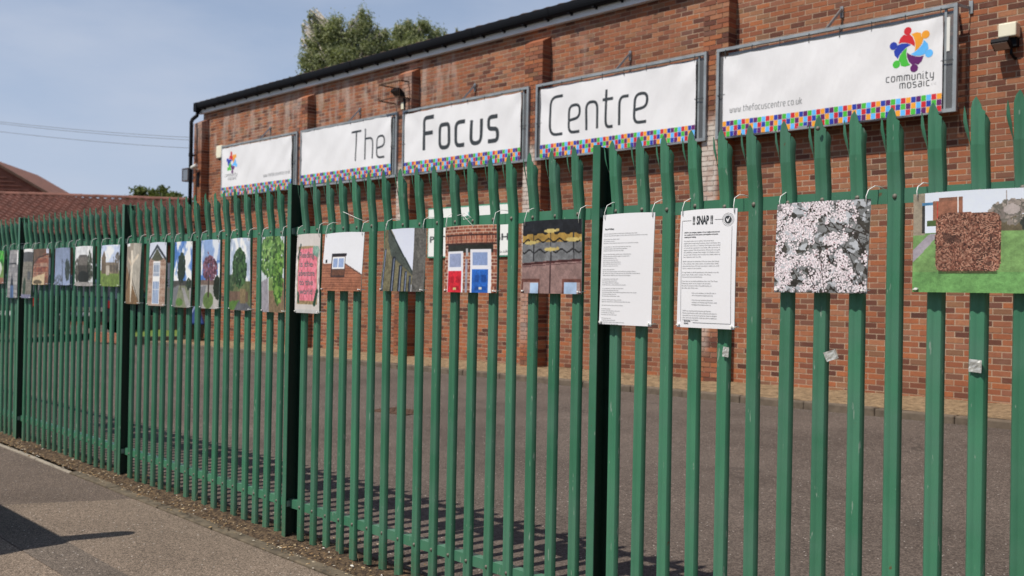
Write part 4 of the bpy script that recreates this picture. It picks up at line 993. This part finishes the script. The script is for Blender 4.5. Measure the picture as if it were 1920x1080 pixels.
    if k == 13:
        b = MB()
        for i, (t_, u0, u1) in enumerate((('Reading', .2, .85), ('is the', .2, .8), ('adventure', .16, .88), ('to the', .2, .82), ('world', .22, .8))): print_text(b, t_, tl-.008+W*u0, 1.915-i*.060, .056, SY, W*(u1-u0)*.96, .0004)
        b.obj('lettering', 'grey_ink', po, fix=False, kind='stuff')
    if k == 18:
        b = MB(); print_text(b, 'Story of Ordinary', tl+.014, 2.012, .011, SY, .058, .0003); b.obj('heading', 'ink', po, fix=False)
        paras = [[.205, .265], [.10, .07, .215], [.172, .152, .130], [.176, .168, .088, .096, .114, .114, .098], [.076, .205, .232, .176], [.10, .094, .106, .15], [.136, .106, .215, .092, .114], [.126, .178], [.136], [.058, .118, .084, .098], [.064, .090, .146, .110]]
        words = 'you are the kind that would never walk past the wall but you stay and look again at every door and brick and bird on the way home from the shops until the ordinary street becomes a story and the story turns to us and asks us what we see here on the old road with the low sun and green gates and small front gardens where the names of trees are kept'.split()
        z = 1.9915; wi = 0; b = MB()
        for pa in paras:
            for wd in pa:
                n_ = max(2, int(wd/.0038)); t_ = ''
                while len(t_) < n_: t_ += words[wi % len(words)]+' '; wi += 1
                print_text(b, t_.strip(), tl+.012+(z-2.08)*.04, z, .0072, SY, wd*.97); z -= .0090
            z -= .0078
        b.obj('poem_text', 'grey_ink', po, fix=False, kind='stuff')
    if k == 19:
        b = MB(); print_text(b, '!! SNAP !!', tl+.068, 2.020, .05, SY, .105, .0018)
        b.obj('heading', 'ink', po, fix=False)
        b = MB(); t_ = .0007
        def hl(x0, x1, z, z1=None):
            for i in range(8):
                a_, e_ = x0+(x1-x0)*i/8, x0+(x1-x0)*(i+1)/8; b.q([(a_, SY(a_, z), z-t_), (e_, SY(e_, z), z-t_), (e_, SY(e_, z), z+t_), (a_, SY(a_, z), z+t_)])
        def vl(x, z0, z1):
            for i in range(8):
                a_, e_ = z0+(z1-z0)*i/8, z0+(z1-z0)*(i+1)/8; b.q([(x-t_*.8, SY(x, a_), a_), (x+t_*.8, SY(x, a_), a_), (x+t_*.8, SY(x, e_), e_), (x-t_*.8, SY(x, e_), e_)])
        hl(tl+.012, tl+.060, 2.037); hl(tl+.182, tl+.222, 2.037); vl(tl+.010, 1.60, 2.037); vl(tr-.022, 1.597, 2.006); hl(tl+.075, tr-.022, 1.597)
        cx, cz = tr-.041, 2.035
        def ring(r0, r1, n=28):
            for i in range(n):
                a0, a1 = 2*math.pi*i/n, 2*math.pi*(i+1)/n
                b.q([(cx+r*math.cos(a), SY(cx+r*math.cos(a), cz+r*math.sin(a)), cz+r*math.sin(a)) for r, a in ((r0, a0), (r1, a0), (r1, a1), (r0, a1))])
        ring(.0265, .0275); ring(.0002, .0165)
        for i in range(22):
            a0 = i/22*6.28; q = [(cx+.0215*math.cos(a0)+.0018*math.cos(a0+t), cz+.0215*math.sin(a0)+.0018*math.sin(a0+t)) for t in (0, 1.8, 3.14, 4.6)]
            b.q([(x, SY(x, z), z) for x, z in q])
        b.obj('border_and_badge', 'ink', po, fix=False, kind='stuff')
        b = MB(); q = [(-.009, .002), (-.005, .005), (-.001, -.002), (.008, .012), (.010, .010), (.001, -.010), (-.003, -.010)]
        b.q([(cx+x, SY(cx+x, cz+z, .0022), cz+z) for x, z in q]); b.obj('tick', 'paper', po, fix=False)
        lines = [(1.983, 'b', ['SNAP! is the bringing together of two neighbourhoods and', 'two creatives from those places, photographs and poems', 'meeting and walking.']),
                 (1.946, 'n', ['Two friends went out on a photo walk around each', 'neighbourhood, exploring the places, nature and history that', 'make their two towns so connected. Participants were invited', 'to look and see unnoticed or the subtle, offer up stories, or', 'capture a picture. With the permission of those who took part,', 'this exhibition includes their images. It includes a poem', 'the story of the Ordinary, which wonders what matters where we', 'live, important and see safe.']),
                 (1.858, 'n', ['SNAP! celebrates the similarities of the two areas, their beauty', 'in the ordinary, their urban nature, and what makes these', 'places feel like home. We hope you enjoy it makes you smile', 'and is a chance to be creative.']),
                 (1.811, 'n', ['A huge thanks to all the participants who joined us on the', 'photo walks, family centre, Library, The Focus', 'Community Centre and the library.']),
                 (1.773, 'n', ['If you want to see both exhibitions, then visit The Focus', 'Community Centre on the Avenue in the town and', 'the other Community Centre (Townhall Centre), on', 'the other side of the town.'])]
        b = MB(); b2 = MB()
        for z, kd, ls in lines:
            for i, t_ in enumerate(ls): print_text(b2 if kd == 'b' else b, t_, tl+.027+(z-2.08)*.04, z-i*.0098, .0078, SY, .190*min(1, len(t_)/58), .0002 if kd == 'b' else 0)
        for z, t_, wd in ((1.722, 'Give us your feedback, use this QR code or', .125), (1.712, 'visit www.peterboroughpresents.org', .108), (1.692, 'If you have any questions about the', .108), (1.682, 'exhibitions or Peterborough Presents, email', .128), (1.672, 'hello@peterboroughpresents.org', .098)): print_text(b, t_, tl+.07, z, .0078, SY, wd)
        for i, (t_, wd) in enumerate((('SNAP! was commissioned by Peterborough Presents.', .15), ('Peterborough Presents works with communities and artists to', .178), ('make great art across the city. Its great new events on thoughts', .178), ('ideas, and most importantly, inspiring to those neighbours', .178), ('funded by Arts Council England.', .085))): print_text(b, t_, tl+.02, 1.645-i*.0098, .0078, SY, wd)
        print_text(b2, 'ARTS COUNCIL', tl+.028, 1.600, .0085, SY, .036, .0003); print_text(b2, 'ENGLAND', tl+.028, 1.590, .0085, SY, .024, .0003)
        b.obj('body_text', 'grey_ink', po, fix=False, kind='stuff'); b2.obj('bold_text', 'ink', po, fix=False, kind='stuff')
# loose long ends of a few ties
def tie_end(pts, lab):
    MB().tube(pts, .0016, 6).obj('loose_cable_tie', 'white_tie', None, True, label=lab, cat='cable tie')
tie_end([(-4.98, 3.53, 2.13), (-5.03, 3.50, 2.15), (-5.12, 3.46, 2.19)], 'loose white cable tie end sticking up left above the dormer window poster')
tie_end([(-4.12, 3.53, 2.128), (-4.02, 3.50, 2.135), (-3.97, 3.50, 2.11), (-4.02, 3.49, 2.10), (-4.05, 3.50, 2.135), (-3.95, 3.50, 2.06)], 'curled white cable tie end above the red and blue doors poster')
# scraps of silver tape stuck on three pales
for (x, z, w, h, rot, lab) in ((-2.372, 1.478, .034, .042, .1, 'scrap of silver tape on the pale below the SNAP sheet'), (-1.893, 1.492, .052, .034, -.35, 'crumpled silver tape scrap below the blossom poster'), (-1.352, 1.487, .045, .044, .05, 'scrap of silver tape below the square brown hedge poster')):
    b = MB(); n_ = 5
    for j in range(n_+1):
        for i in range(n_+1):
            u, v = i/n_-.5, j/n_-.5; b.v.append((x+u*w+v*w*.3*rot*3, 3.5385-.002+rnd.uniform(-.0025, .0015)-(.006 if u > .4 else 0), z+v*h-u*w*rot))
    for j in range(n_):
        for i in range(n_): a = j*(n_+1)+i; b.f.append((a, a+1, a+n_+2, a+n_+1))
    b.obj('tape_scrap', 'tape', None, label=lab, cat='tape')

# ---------------------------------------------------------------- bungalow and the things left of the hall
bun = empty('bungalow', (-39.8, 12.8, 0), math.atan2(.845, .535), label='low brick bungalow with long red tiled roof, left of the hall', cat='bungalow')
# local: x along the front (to the right in the picture), y back; front wall at y=.35
EZ, RZ, RY = 3.62, 5.42, 4.7
MB().box(-9, 8.4, .45, 9.0, 0, EZ+.1).obj('wall', 'house_brick', bun)
MB().box(-9.3, 8.7, -.02, .03, EZ-.34, EZ-.02).box(-9.3, 8.7, .03, .45, EZ-.34, EZ-.30).obj('fascia', 'dark_board', bun)
MB().prism([(-.06, EZ-.03), (RY, RZ-.03), (9.5, EZ-.03)], 'x', -9.3, 8.7).obj('roof', 'roof_clay', bun)
b = MB(); nr = 17
for r in range(nr):
    y0 = -.1+(RY+.1)*r/nr; y1 = -.1+(RY+.1)*(r+1)/nr; zz = lambda y: EZ+(RZ-EZ)*(y+.1)/(RY+.1)
    for c_ in range(60):
        x0 = -9.3+c_*.3; k_ = 4; jz = rnd.uniform(0, .012)
        for q in range(k_):
            xa, xb = x0+.3*q/k_, x0+.3*(q+1)/k_; h0 = .035*math.sin(q/k_*2*math.pi); h1 = .035*math.sin((q+1)/k_*2*math.pi)
            b.q([(xa, y0, zz(y0)+.085+h0+jz), (xb, y0, zz(y0)+.085+h1+jz), (xb, y1, zz(y1)+.01+h1), (xa, y1, zz(y1)+.01+h0)])
            b.q([(xa, y0, zz(y0)-.0+h0), (xb, y0, zz(y0)-.0+h1), (xb, y0, zz(y0)+.085+h1+jz), (xa, y0, zz(y0)+.085+h0+jz)])
b.obj('roof_tile_courses', 'roof_clay', bun, fix=False, kind='stuff')
rt = MB()
for a in range(7):
    t0, t1 = math.pi*a/7, math.pi*(a+1)/7
    rt.q([(0, RY-.13*math.cos(t0), .12*math.sin(t0)), (.44, RY-.13*math.cos(t0), .12*math.sin(t0)), (.44, RY-.13*math.cos(t1), .12*math.sin(t1)), (0, RY-.13*math.cos(t1), .12*math.sin(t1))])
rtm = rt.mesh('ridge_tile', 'roof_clay')
for i in range(40): link('ridge_tile', rtm, bun, (-9.3+i*.438, 0, RZ+.03+rnd.uniform(0, .012)))
for x, w, z0, z1 in ((-4.6, 1.6, 1.1, 2.5), (-1.2, 1.8, 1.2, 2.7), (2.0, 1.0, .3, 2.5), (4.2, 1.5, 1.1, 2.6), (6.7, .9, 1.2, 2.9)):
    fr = MB().box(x, x+w, .40, .448, z0, z0+.09).box(x, x+w, .40, .448, z1-.09, z1).box(x, x+.09, .40, .448, z0+.09, z1-.09).box(x+w-.09, x+w, .40, .448, z0+.09, z1-.09).box(x+w/2-.04, x+w/2+.04, .40, .448, z0+.09, z1-.09).obj('window', 'window_white', bun)
    MB().box(x+.09, x+w-.09, .425, .445, z0+.09, z1-.09).obj('pane', 'glass_dark', fr)
# front left wing with an orange hip
MB().box(-9, -1.2, -1.9, .44, 0, EZ-.35).obj('porch_wall', 'house_brick', bun)
b = MB(); b.q([(-10, -2.2, EZ-.3), (-1.0, -2.2, EZ-.3), (-3.0, .4, RZ-.75), (-10, .4, RZ-.75)]).q([(-1.0, -2.2, EZ-.3), (-1.0, 1.6, EZ+.4), (-3.0, .4, RZ-.75)])
b.obj('porch_roof', 'roof_orange', bun, fix=False)
h2 = empty('gabled_house', (-46.6, 14.4, 0), math.atan2(.82, .57), label='brown tiled gable roof peeping over the left end of the bungalow', cat='house')
MB().box(-9, 1.5, 0, 8, 0, 4.9).obj('wall', 'house_brick', h2)
b = MB().prism([(-9.5, 4.9), (2.6, 4.9), (-1.7, 7.35), (-5.5, 7.35)], 'y', -.3, 8.3); b.obj('roof', 'roof_orange', h2)
b = MB()
for r in range(14): b.box(-9.4+.0, 2.1-r*.31, -.36, -.31, 4.9+r*.175, 4.9+r*.175+.03)
b.obj('roof_tile_courses', 'roof_clay', h2, fix=False, kind='stuff')
MB().bar((2.7, -.4, 4.9), (-1.7, -.4, 7.42), .12, .1).obj('verge_tiles', 'roof_brown', h2)
# lawn, its kerb, hedge, gate posts
LW = empty('lawn_plot', kind='structure')
def loc(u, s_): # ray over pixel column u at forward distance s_
    d = Fv+R2*((u-960)/1848.9); return (d.x*s_, d.y*s_)
A, B2, C2, D2 = loc(238, 25.6), loc(352, 26.3), loc(352, 30.5), loc(238, 30)
zl = .30
MB().q([(*A, zl), (*B2, zl), (*C2, zl+.05), (*D2, zl+.05)]).obj('lawn', 'grass', LW)
for t_ in range(5):
    a = Vector((*A, zl-.03)).lerp(Vector((*B2, zl-.03)), t_/5); e = Vector((*A, zl-.03)).lerp(Vector((*B2, zl-.03)), (t_+.97)/5)
    MB().bar(a, e, .14, .2).obj('kerb_stone', 'kerb_concrete', LW)
a, e = Vector((*loc(185, 26.5), .3)), Vector((*loc(240, 25.7), .3)); MB().bar(a, e, .2, .25).obj('brick_kerb', 'house_brick', LW)
a, e = Vector((*loc(-60, 31), .3)), Vector((*loc(112, 30.5), .3))
wl = empty('low_wall', label='low tan wall at the far left end of the car park, seen through the fence', cat='wall')
MB().bar(a, e, .25, .5).obj('wall', 'kerb_concrete', wl); MB().bar(a+Vector((0, 0, .3)), e+Vector((0, 0, .3)), .32, .08).obj('coping', 'concrete', wl)
MB().bar((*loc(262, 30.2), .55), (*loc(352, 30.8), .55), .2, .45).obj('garden_wall', 'kerb_concrete', None, label='low pale garden wall behind the strip of lawn', cat='wall')
def leafcloud(b, blobs, n, sz, seed, droop=0):
    r = np.random.default_rng(seed); wts = np.array([bl[3]*bl[4]*bl[5] for bl in blobs]); wts = wts/wts.sum()
    idx = r.choice(len(blobs), n, p=wts)
    for i in idx:
        cx, cy, cz, rx, ry, rz_ = blobs[i]; d = r.normal(size=3); d /= np.linalg.norm(d); q = abs(r.normal())*.52+.12
        p = np.array([cx+d[0]*rx*q, cy+d[1]*ry*q, cz+d[2]*rz_*q]); a = r.normal(size=3); a /= np.linalg.norm(a); 
        if droop: a[2] = -abs(a[2])-droop; a /= np.linalg.norm(a)
        c = np.cross(a, r.normal(size=3)); c /= np.linalg.norm(c); s_ = sz*(.6+.8*r.random())
        b.q([p, p+a*s_*.5+c*s_*.35, p+a*s_, p+a*s_*.5-c*s_*.35])
def tree(name, lab, x, y, h, trunk_r, blobs, n, sz, leaf, bark, seed, droop=0, group=None, z0=0):
    t_ = empty(name, (x, y, z0), label=lab, cat='tree', group=group); rr = random.Random(seed)
    MB().tube([(0, 0, 0), (.05, .02, h*.3), (-.1, .05, h*.6), (.0, 0, h*.9)], [trunk_r, trunk_r*.8, trunk_r*.5, trunk_r*.15], 8).obj('trunk', bark, t_, True)
    lb = MB()
    for bl in blobs:
        z1 = max(h*.3, bl[2]-bl[5]*1.2-.8); lb.tube([(0, 0, z1), (bl[0]*.5, bl[1]*.5, (z1+bl[2])/2-.1), (bl[0], bl[1], bl[2]+bl[5]*.5)], [trunk_r*.4, trunk_r*.25, .02], 5)
    lb.obj('limbs', bark, t_, True)
    b = MB(); leafcloud(b, blobs, n, sz, seed, droop); b.obj('crown', leaf, t_, fix=False); return t_
S6 = 60/45
def at(u, s_): d = Fv+R2*((u-960)/1848.9); return d.x*s_, d.y*s_
def px_blobs(cu, s_, L_):     # blobs given in photo pixels around column cu: (u, v, ru, rv) -> metres
    out = []; k = s_/1848.9
    for (u, v, ru, rv) in L_:
        dx = (u-cu)*k; z = CAMH+((540+.018*(u-960))-v)*k
        for q in range(2):
            off = rnd.uniform(-1, 1)*ru*k*.9
            out.append((Rv.x*dx-Fv.x*off*-1, Rv.y*dx+Fv.y*off, z+rnd.uniform(-.1, .1), ru*k, ru*k, rv*k))
    return out
def sub(L_, n, seed, shr=.40):   # break each mass into ragged clumps
    r = random.Random(seed); out = []
    for (u, v, ru, rv) in L_:
        for i in range(n):
            a = r.random()*6.28; q = r.random()**.5*.85; out.append((u+ru*q*math.cos(a), v+rv*q*math.sin(a), ru*shr*r.uniform(.5, 1.1), rv*shr*r.uniform(.6, 1.3)))
    return out
def mk(name, lab, u, s_, masses, n, per, sz, leaf, bark, seed, droop, group=None, h=None, tr=.22):
    bl = px_blobs(u, s_, sub(masses, per, seed)); x, y = at(u, s_); top = max(b_[2]+b_[5] for b_ in bl)
    tree(name, lab, x, y, top*.97, tr, bl, n, sz, leaf, bark, seed, droop, group)
mk('birch_tree', 'tallest birch behind the hall roof, the left one with a pale trunk', 635, 60, [(702, 84, 26, 40), (640, 75, 58, 56), (582, 85, 28, 64), (665, 46, 28, 42), (620, 130, 70, 40), (577, 32, 13, 22), (640, 110, 60, 34), (560, 65, 9, 34), (600, 70, 30, 44)], 60000, 20, .125, 'leaf_birch', 'bark_pale', 3, .5, 'birches behind the hall roof')
mk('birch_tree', 'second birch behind the hall roof, lower and right of the tallest', 762, 62, [(716, 74, 42, 40), (785, 62, 34, 46), (760, 100, 62, 36), (720, 120, 30, 30), (752, 60, 26, 34)], 52000, 19, .125, 'leaf_birch', 'bark_pale', 8, .5, 'birches behind the hall roof')
mk('birch_tree', 'smallest tree top peeping over the roof right of both birches', 838, 64, [(828, 72, 12, 24), (850, 62, 10, 18), (838, 90, 26, 22)], 7000, 9, .12, 'leaf_birch', 'bark', 12, .5, 'birches behind the hall roof')
mk('garden_tree', 'rounded green bush just above the roof edge left of the birches', 538, 55, [(538, 148, 16, 16)], 900, 5, .15, 'leaf_round', 'bark', 13, 0, None)
mk('garden_tree', 'small round tree above the bungalow ridge, left of the downpipe', 285, 62, [(285, 362, 44, 24), (252, 368, 22, 16), (318, 368, 22, 16), (285, 374, 55, 18), (285, 388, 58, 16)], 20000, 14, .17, 'leaf_round', 'bark', 14, 0, None, tr=.16)
hd = empty('hedge', (*loc(288, 31.5), 0), math.atan2(Rv.y, Rv.x), label='dark green hedge behind the lawn, left of the hall', cat='hedge')
b = MB(); leafcloud(b, [(x, 0, 1.0, .45, .4, .75) for x in (-.8, -.3, .2, .7)], 5000, .09, 4); b.obj('foliage', 'leaf_hedge', hd, fix=False)
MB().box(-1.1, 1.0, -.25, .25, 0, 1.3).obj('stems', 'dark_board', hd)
gp = empty('gate_post', (*loc(345, 26.6), .1), label='brown timber post standing at the left corner of the hall', cat='post')
MB().box(-.09, .09, -.09, .09, 0, 3.1).obj('shaft', 'brown_wood', gp); MB().box(-.11, .11, -.11, .11, 3.1, 3.16).obj('cap', 'brown_wood', gp)
gp = empty('white_post', (*loc(311, 30.2), .1), label='white gate post behind the lawn beside the hedge', cat='post')
MB().box(-.10, .10, -.1, .1, 0, 1.5).obj('shaft', 'window_white', gp); MB().box(-.13, .13, -.13, .13, 1.5, 1.56).obj('cap', 'window_white', gp)
# wheelie bin at the corner
wb = empty('wheelie_bin', (*loc(369, 25.7), .22), math.atan2(Rv.y, Rv.x)+.2, label='black bin with blue bag on top beside the corner of the hall', cat='bin')
b = MB(); b.v = [(-.2, -.24, .1), (.2, -.24, .1), (.2, .24, .1), (-.2, .24, .1), (-.26, -.32, .5), (.26, -.32, .5), (.26, .32, .5), (-.26, .32, .5)]; b.f = [(0, 3, 2, 1), (4, 5, 6, 7), (0, 1, 5, 4), (2, 3, 7, 6), (3, 0, 4, 7), (1, 2, 6, 5)]
b.obj('bin_body', 'car_black', wb)
b = MB(); b.v = [(-.24, -.26, .5), (.24, -.26, .5), (.24, .26, .5), (-.24, .26, .5), (-.05, -.08, .98), (.07, -.08, .95), (.07, .1, .95), (-.05, .1, .98)]; b.f = [(0, 3, 2, 1), (4, 5, 6, 7), (0, 1, 5, 4), (2, 3, 7, 6), (3, 0, 4, 7), (1, 2, 6, 5)]
bevel(b.obj('blue_bag', 'blue_plastic', wb), .04); MB().tube([(-.22, .2, .09), (-.16, .2, .09)], .09, 12).tube([(.16, .2, .09), (.22, .2, .09)], .09, 12).obj('wheels', 'tyre', wb)
# parked cars (seen end on between the pales)
def car(x, y, rz, z, lab, paint, sc_=1.0):
    c = empty('parked_car', (x, y, z), rz, label=lab, cat='car', group='dark cars parked beyond the fence'); c.scale = (sc_,)*3
    # local x = length, front at +x
    prof_ = [(-2.15, .35), (-2.18, .75), (-2.10, 1.0), (-1.75, 1.42), (-1.45, 1.50), (.2, 1.50), (.95, 1.02), (1.95, .88), (2.15, .70), (2.17, .35)]
    b = MB(); n_ = len(prof_); ys = [(-.86, 1, 0), (-.90, .97, .0), (.90, .97, 0), (.86, 1, 0)]
    def yw(z, s_): return s_*(.90 if z < .95 else .90-(z-.95)*.38)
    for s_ in (-1, 1):
        for (px_, pz) in prof_: b.v.append((px_, yw(pz, s_), pz))
    b.f.append(tuple(range(n_))[::-1]); b.f.append(tuple(range(n_, 2*n_)))
    for k in range(n_): b.f.append((k, (k+1) % n_, n_+(k+1) % n_, n_+k))
    bevel(b.obj('body', paint, c), .05, 3)
    MB().q([(-2.115, -.72, 1.03), (-2.115, .72, 1.03), (-1.80, .62, 1.40), (-1.80, -.62, 1.40)]).obj('rear_window', 'glass_dark', c)
    MB().q([(.27, -.64, 1.46), (.27, .64, 1.46), (.93, .76, 1.06), (.93, -.76, 1.06)]).obj('windscreen', 'glass_dark', c)
    for s_ in (-1, 1):
        MB().q([(-1.6, s_*.875, 1.02), (.75, s_*.875, 1.02), (.15, s_*.735, 1.42), (-1.35, s_*.735, 1.42)]).obj('side_window', 'glass_dark', c)
        MB().box(-2.2, -2.12, s_*.80-.07, s_*.80+.07, .72, .92).obj('tail_lamp', 'tail_red', c)
        MB().box(2.08, 2.18, s_*.70-.14, s_*.70+.14, .66, .80).obj('headlight', 'chrome', c)
        MB().box(.62, .80, s_*1.0-.09, s_*1.0+.09, .98, 1.10).obj('door_mirror', paint, c)
        for wx in (-1.35, 1.35):
            w_ = MB().tube([(wx, s_*.70, .33), (wx, s_*.91, .33)], .33, 18).obj('wheel', 'tyre', c); MB().tube([(wx, s_*.905, .33), (wx, s_*.925, .33)], .2, 12).obj('rim', 'chrome', w_)
    MB().box(-2.25, -2.16, -.62, .62, .62, .74).obj('chrome_trim', 'chrome', c); MB().box(-2.24, -2.17, -.26, .26, .48, .60).obj('number_plate', 'plate_white', c)
    MB().box(-2.24, -2.05, -.86, .86, .34, .50).obj('bumper', 'dark_board', c)
    return c
hx = math.atan2(Fv.y, Fv.x)
car(*loc(110, 29.2), hx-.15, .28, 'black car with pale trim parked behind the fence, left of the pair', 'car_black', 1.12)
car(*loc(198, 30.5), hx+.1, .28, 'very dark blue car parked behind the fence, nearer the lawn', 'car_blue', 1.05)
car(*loc(20, 33.0), hx+.3, .28, 'black car at the far left behind the fence, half hidden by posters', 'car_black', 1.05)
# ---------------------------------------------------------------- overhead cables on two poles
import itertools
s0, s1 = 25., 40.
for i, (v0, v1, lab) in enumerate(((228, 255, 'topmost of three overhead cables left of the hall'), (231.5, 260, 'middle overhead cable, just under the topmost one'), (246.5, 275, 'lowest of three overhead cables left of the hall'))):
    def P3(u, v, s_): d = Fv+R2*((u-960)/1848.9)-U2*((v-540)/1848.9); return Vector((d.x*s_, d.y*s_, CAMH+d.z*s_))
    a, e = P3(0, v0, 30), P3(355, v1, 30); d = (e-a)
    a2, e2 = a-d*1.2, e+d*1.4; pts = []
    for k in range(25):
        t_ = k/24; p = a2.lerp(e2, t_); base_ = ((1.2/3.6)+(2.2/3.6))/2; p.z += -.6*(1-(2*t_-1)**2)+.6*.88; pts.append(p)
    MB().tube(pts, .0065, 5).obj('overhead_cable', 'grey_ink', None, True, label=lab, cat='cable')
    if i == 1: pa, pe = pts[0], pts[-1]
for p, lab in ((pa, 'wooden pole carrying the overhead cables, left of the view'), (pe, 'wooden pole carrying the overhead cables, behind the hall')):
    t_ = empty('utility_pole', (p.x, p.y, 0), label=lab, cat='utility pole'); MB().tube([(0, 0, 0), (0, 0, p.z+.3)], [.14, .10], 10).obj('shaft', 'brown_wood', t_)
    MB().box(-.06, .06, -.06, .06, p.z-.6, p.z+.2).obj('insulator_bracket', 'galvanised', t_)
# ---------------------------------------------------------------- delivery van and post on the kerb, left of the frame (their shadow falls into it)
vn = empty('parked_van', (-6.93, .28, -.1), math.pi, label='dark van parked at the kerb left of the view, its shadow on the footpath', cat='van')
vn.rotation_euler = (0, 0, 0)
b = MB(); pr_ = [(0, .35), (0, 1.2), (-.05, 1.99), (-.12, 2.05), (-3.4, 2.05), (-4.1, 1.35), (-4.9, 1.1), (-5.0, .8), (-5.0, .35)]
b.prism(pr_, 'y', -.94, .94); bevel(b.obj('body', 'car_blue', vn), .07, 3)
for s_ in (-1, 1):
    MB().box(-.03, .02, s_*.8-.08, s_*.8+.08, .9, 1.4).obj('tail_lamp', 'tail_red', vn)
    for wx in (-.95, -4.1):
        w_ = MB().tube([(wx, s_*.72, .35), (wx, s_*.96, .35)], .35, 18).obj('wheel', 'tyre', vn); MB().tube([(wx, s_*.955, .35), (wx, s_*.975, .35)], .2, 12).obj('rim', 'galvanised', w_)
    MB().box(-3.95, -3.75, s_*1.03-.1, s_*1.03+.1, 1.25, 1.55).obj('door_mirror', 'black_plastic', vn)
    MB().q([(-3.9, s_*.945, 1.35), (-2.9, s_*.945, 1.35), (-2.9, s_*.945, 1.85), (-3.4, s_*.945, 1.85)]).obj('side_window', 'glass_dark', vn)
    MB().q([(.004, s_*.1, 1.35), (.004, s_*.75, 1.35), (-.02, s_*.72, 1.85), (-.02, s_*.1, 1.85)]).obj('rear_window', 'glass_dark', vn)
MB().q([(-3.47, -.8, 2.0), (-3.47, .8, 2.0), (-4.06, .85, 1.42), (-4.06, -.85, 1.42)]).obj('windscreen', 'glass_dark', vn)
tp = empty('timber_post', (-7.16, 1.30, 0), label='weathered timber post on the kerb beside the dark van', cat='post')
MB().tube([(0, 0, -.2), (.04, .02, 1.5), (.07, .035, 2.2), (.08, .04, 2.30), (.08, .04, 2.35)], [.09, .085, .075, .06, .015], 12).obj('shaft', 'brown_wood', tp, True)
# foreshortened far backdrop: a low line of trees closing the horizon
tb_ = MB(); r = random.Random(5)
far = []
for i in range(26):
    a = math.atan2(Fv.y, Fv.x)+R_(-55+i*4.6); d = 115+r.uniform(-10, 10); far.append((math.cos(a)*d, math.sin(a)*d, 2.6+r.random(), 6.5, 6.5, 2.6+r.random()*1.2))
leafcloud(tb_, far, 9000, 1.0, 5); tb_.obj('distant_trees', 'leaf_hedge', None, fix=False, kind='stuff')

for i, (x, y, lab) in enumerate(((-24, -13, 'street tree across the road, furthest left'), (-13, -14, 'street tree across the road behind the parked van'), (-3, -13, 'street tree across the road, straight behind the camera'), (8, -14, 'street tree across the road, near the right end'), (14, 3, 'tree at the right end of the fence, nearest the footpath'), (15.5, 9.5, 'tree at the right end of the car park, nearest the hall'))):  # unseen trees, added partly to cut down the sky light
    h = 9+rnd.random()*1.5
    bl = [(rnd.uniform(-2.4, 2.4), rnd.uniform(-2.4, 2.4), h*.62+rnd.uniform(-2.2, 2.0), 1.7, 1.7, 1.4) for q in range(9)]
    tree('added_tree', lab, x, y, h, .2, bl, 5200, .34, 'leaf_round', 'bark', 60+i, 0, 'trees around the yard, outside the view')
for i, (x, lab) in enumerate(((-30, 'brick house across the road, left of the pair'), (-8, 'brick house across the road, middle of the row'), (14, 'brick house across the road, right end of the row'))):  # unseen row of houses, added partly to block ambient light
    hs = empty('added_house', (x, -27, 0), 0, label=lab, cat='house', group='houses across the road')
    MB().box(-6, 6, -8, 0, 0, 5.4).obj('wall', 'house_brick', hs); MB().prism([(.5, 5.3), (-4, 8.2), (-8.5, 5.3)], 'x', -6.3, 6.3).obj('roof', 'roof_clay', hs)
    for wx in (-4.2, 1.8):
        for z0 in (1, 3.5):
            fr = MB().box(wx, wx+2.2, .002, .05, z0, z0+1.3).obj('window', 'window_white', hs); MB().box(wx+.1, wx+2.1, .052, .06, z0+.1, z0+1.2).obj('pane', 'glass_dark', fr)
    MB().box(-.6, .4, .002, .06, 0, 2.1).obj('door', 'brown_wood', hs)
